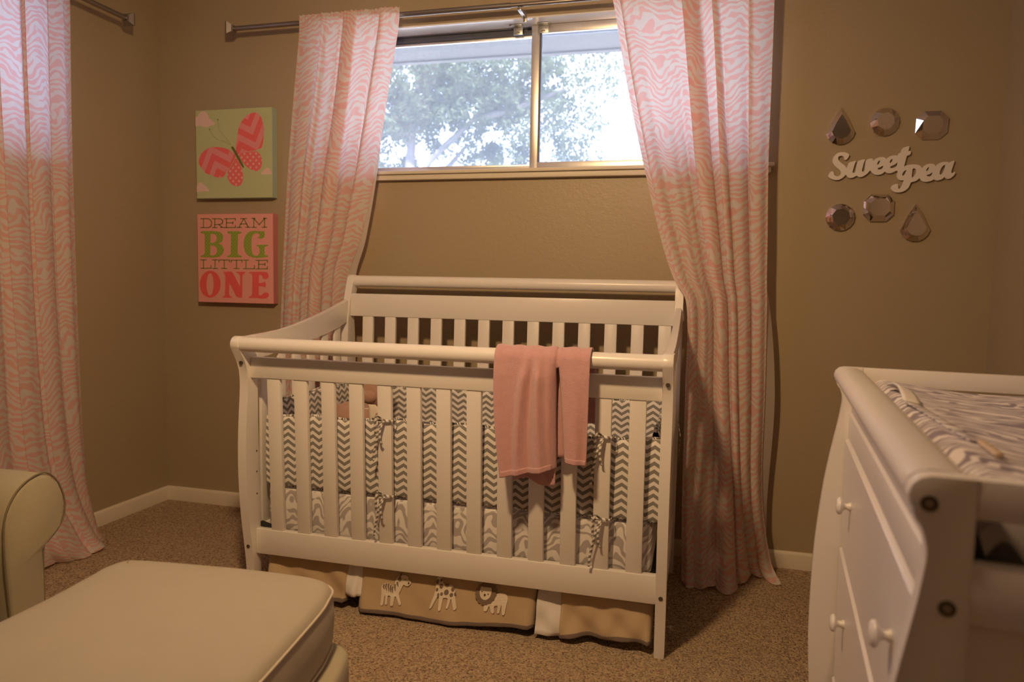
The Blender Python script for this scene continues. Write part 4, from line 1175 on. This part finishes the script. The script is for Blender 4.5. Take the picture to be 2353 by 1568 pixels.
for px, py in ((1.34, -1.66), (1.72, -1.66), (1.36, -2.05), (1.75, -2.05)):
    tube('leg', [(px, py, 0), (px, py, .072)], [.014, .020], M['bolt'], ott, 12)

# ------------------------------------------------------------------ armchair at the left edge
ch = thing('glider_chair', 'beige upholstered glider armchair with rolled arms, at the left edge', 'armchair', (.58, -1.78, 0))
ARM = [(-1.576,.08),(-1.577,.18),(-1.578,.26),(-1.584,.35),(-1.587,.436),(-1.583,.488),(-1.571,.522),(-1.548,.553),(-1.518,.573),(-1.482,.5815),(-1.457,.573),(-1.433,.545),(-1.418,.505),(-1.416,.47),(-1.427,.438),(-1.450,.415),(-1.472,.400),(-1.482,.385),(-1.484,.276),(-1.484,.18),(-1.484,.08)]
def arm(dy, flip):
    prof = [(y if not flip else -3.56 - y, z) for y, z in ARM]
    f = lambda a, b, t: (t, a, b)
    bm = bmesh.new(); n = len(prof)
    cy = sum(p[0] for p in prof) / n; cz = .38
    R_ = []
    for t, k in ((.16, 0.), (.20, 0.), (.35, 0.), (.50, 0.), (.65, 0.), (.80, 0.), (.885, 0.), (.897, .004), (.902, .012)):
        ring = []
        for i, (y, z) in enumerate(prof):
            w = (.004 * math.sin(t * 40 + i * 1.3) + .003 * math.sin(t * 95 + i * 2.1)) * (1 if z < .45 else .15)
            d = Vector((y - cy, z - cz)); d = d.normalized() * k if d.length else d
            ring.append(bm.verts.new((t, y - d.x + w * .5, max(z - d.y, .08))))
        R_.append(ring)
    for A, B in zip(R_, R_[1:]):
        for k in range(n): bm.faces.new((A[k], A[(k+1) % n], B[(k+1) % n], B[k]))
    bm.faces.new(R_[0][::-1]); bm.faces.new(R_[-1])
    a = finish(bm, 'arm', M['beige2'], ch, True, 50)
    tube('piping', [(.8985, y, z) for y, z in smooth_loop(prof, 2)[2:-4]], .0024, M['weltdark'], a, 8)
arm(0, False); arm(0, True)
rbox('seat_cushion', (.30, -1.964, .300), (.872, -1.598, .440), .045, M['beige2'], ch, None, seg=5)
rbox('seat_base', (.20, -1.971, .08), (.880, -1.590, .296), .015, M['beige2'], ch, None)
rbox('backrest', (.13, -2.00, .302), (.285, -1.56, 1.02), .05, M['beige2'], ch, None, seg=5)
box('glider_base', (.25, -1.95, .0), (.84, -1.61, .075), M['bolt'], ch, .004)

# ------------------------------------------------------------------ light
def lamp(name, kind, loc, power, col, **kw):
    d = bpy.data.lights.new(name, kind); d.energy = power; d.color = col
    for k, v in kw.items(): setattr(d, k, v)
    o = bpy.data.objects.new(name, d); COL.objects.link(o); o.location = loc
    return o
LAMP = (1.90, -2.06, 2.06)
fix = structure(bpy.data.objects.new('added_ceiling_light', None)); COL.objects.link(fix); fix.location = (LAMP[0], LAMP[1], H)  # unseen fixture, added so its plate keeps lamp light off the ceiling
WM['added_ceiling_light'] = Matrix.Translation(fix.location)
lathe('upward_light_blocker', [(.065, 0), (.065, .012), (.030, .030), (.010, .034), (.010, .285), (.030, .290), (.135, .296), (.150, .310), (.148, .318), (.02, .312)],
      lambda a, b, h: (LAMP[0] + a, LAMP[1] + b, H - .001 - h), M['steel'], fix, 32)
lamp('ceiling_lamp_bulb', 'POINT', LAMP, 31.0, (1.0, .64, .315), shadow_soft_size=.065)
spot = lamp('vignette_spot', 'SPOT', LAMP, 66.0, (1.0, .64, .315), shadow_soft_size=.065, spot_size=math.radians(140), spot_blend=1.0)  # added spot towards the crib; dims right side and foreground like lens vignetting
spot.rotation_euler = (Vector((1.50, -.40, .75)) - Vector(LAMP)).to_track_quat('-Z', 'Y').to_euler()

sun = lamp('sun', 'SUN', (3, -6, 12), 42.0, (1.0, .95, .86), angle=.01)
sun.rotation_euler = Vector((-.35, .75, -1.0)).to_track_quat('-Z', 'Y').to_euler()
world = bpy.data.worlds.new('daylight'); SC.world = world; world.use_nodes = True
wt = world.node_tree
bg = wt.nodes['Background']; bg.inputs[0].default_value = (.52, .61, 1.0, 1); bg.inputs[1].default_value = 12.0
# daylight sampling portals in the two window openings (they give no light of their own)
for loc, rot, sx, sy in (((1.8, .16, 1.85), (math.radians(-90), 0, 0), 1.80, .60), ((-.16, (LY0 + LY1)/2, 1.85), (0, math.radians(-90), 0), .60, LY1 - LY0)):
    p = lamp('daylight_portal', 'AREA', loc, 1.0, (1, 1, 1), shape='RECTANGLE', size=sx, size_y=sy)
    p.rotation_euler = rot; p.data.cycles.is_portal = True

# ------------------------------------------------------------------ camera
cam = bpy.data.cameras.new('camera'); co = bpy.data.objects.new('camera', cam); COL.objects.link(co)
yaw, pitch, roll = -.2579, .0792, .0187
cy_, sy_, cp, sp = math.cos(yaw), math.sin(yaw), math.cos(pitch), math.sin(pitch)
F = Vector((sy_*cp, cy_*cp, -sp)); Rr = Vector((cy_, -sy_, 0)); U = Rr.cross(F)
R2 = Rr*math.cos(roll) + U*math.sin(roll); U2 = -Rr*math.sin(roll) + U*math.cos(roll)
mw = Matrix((R2, U2, -F)).transposed().to_4x4(); mw.translation = (2.4826, -2.8823, 1.075)
co.matrix_world = mw
cam.sensor_width = 36; cam.lens = 36 * 1642.9 / 2353; cam.clip_start = .05; cam.clip_end = 100
cam.dof.use_dof = True; cam.dof.focus_distance = 2.25; cam.dof.aperture_fstop = 3.6
SC.camera = co

# top-level meshes get their origin at their base
for o in list(COL.objects):
    if o.type == 'MESH' and o.parent is None and o.get('kind') == 'thing':
        c = [v.co for v in o.data.vertices]
        b = Vector(((min(v.x for v in c) + max(v.x for v in c)) / 2, (min(v.y for v in c) + max(v.y for v in c)) / 2, min(v.z for v in c)))
        o.data.transform(Matrix.Translation(-b)); o.location = b
        for chd in o.children: chd.matrix_parent_inverse = Matrix.Translation(-b)

SC.view_settings.view_transform = 'Standard'; SC.view_settings.look = 'None'
SC.view_settings.exposure = 0.0; SC.view_settings.gamma = 1.0; SC.view_settings.use_curve_mapping = False
SC.cycles.use_denoising = True
SC.cycles.max_bounces = 10; SC.cycles.diffuse_bounces = 5; SC.cycles.transparent_max_bounces = 16
SC.cycles.sample_clamp_indirect = 8.0
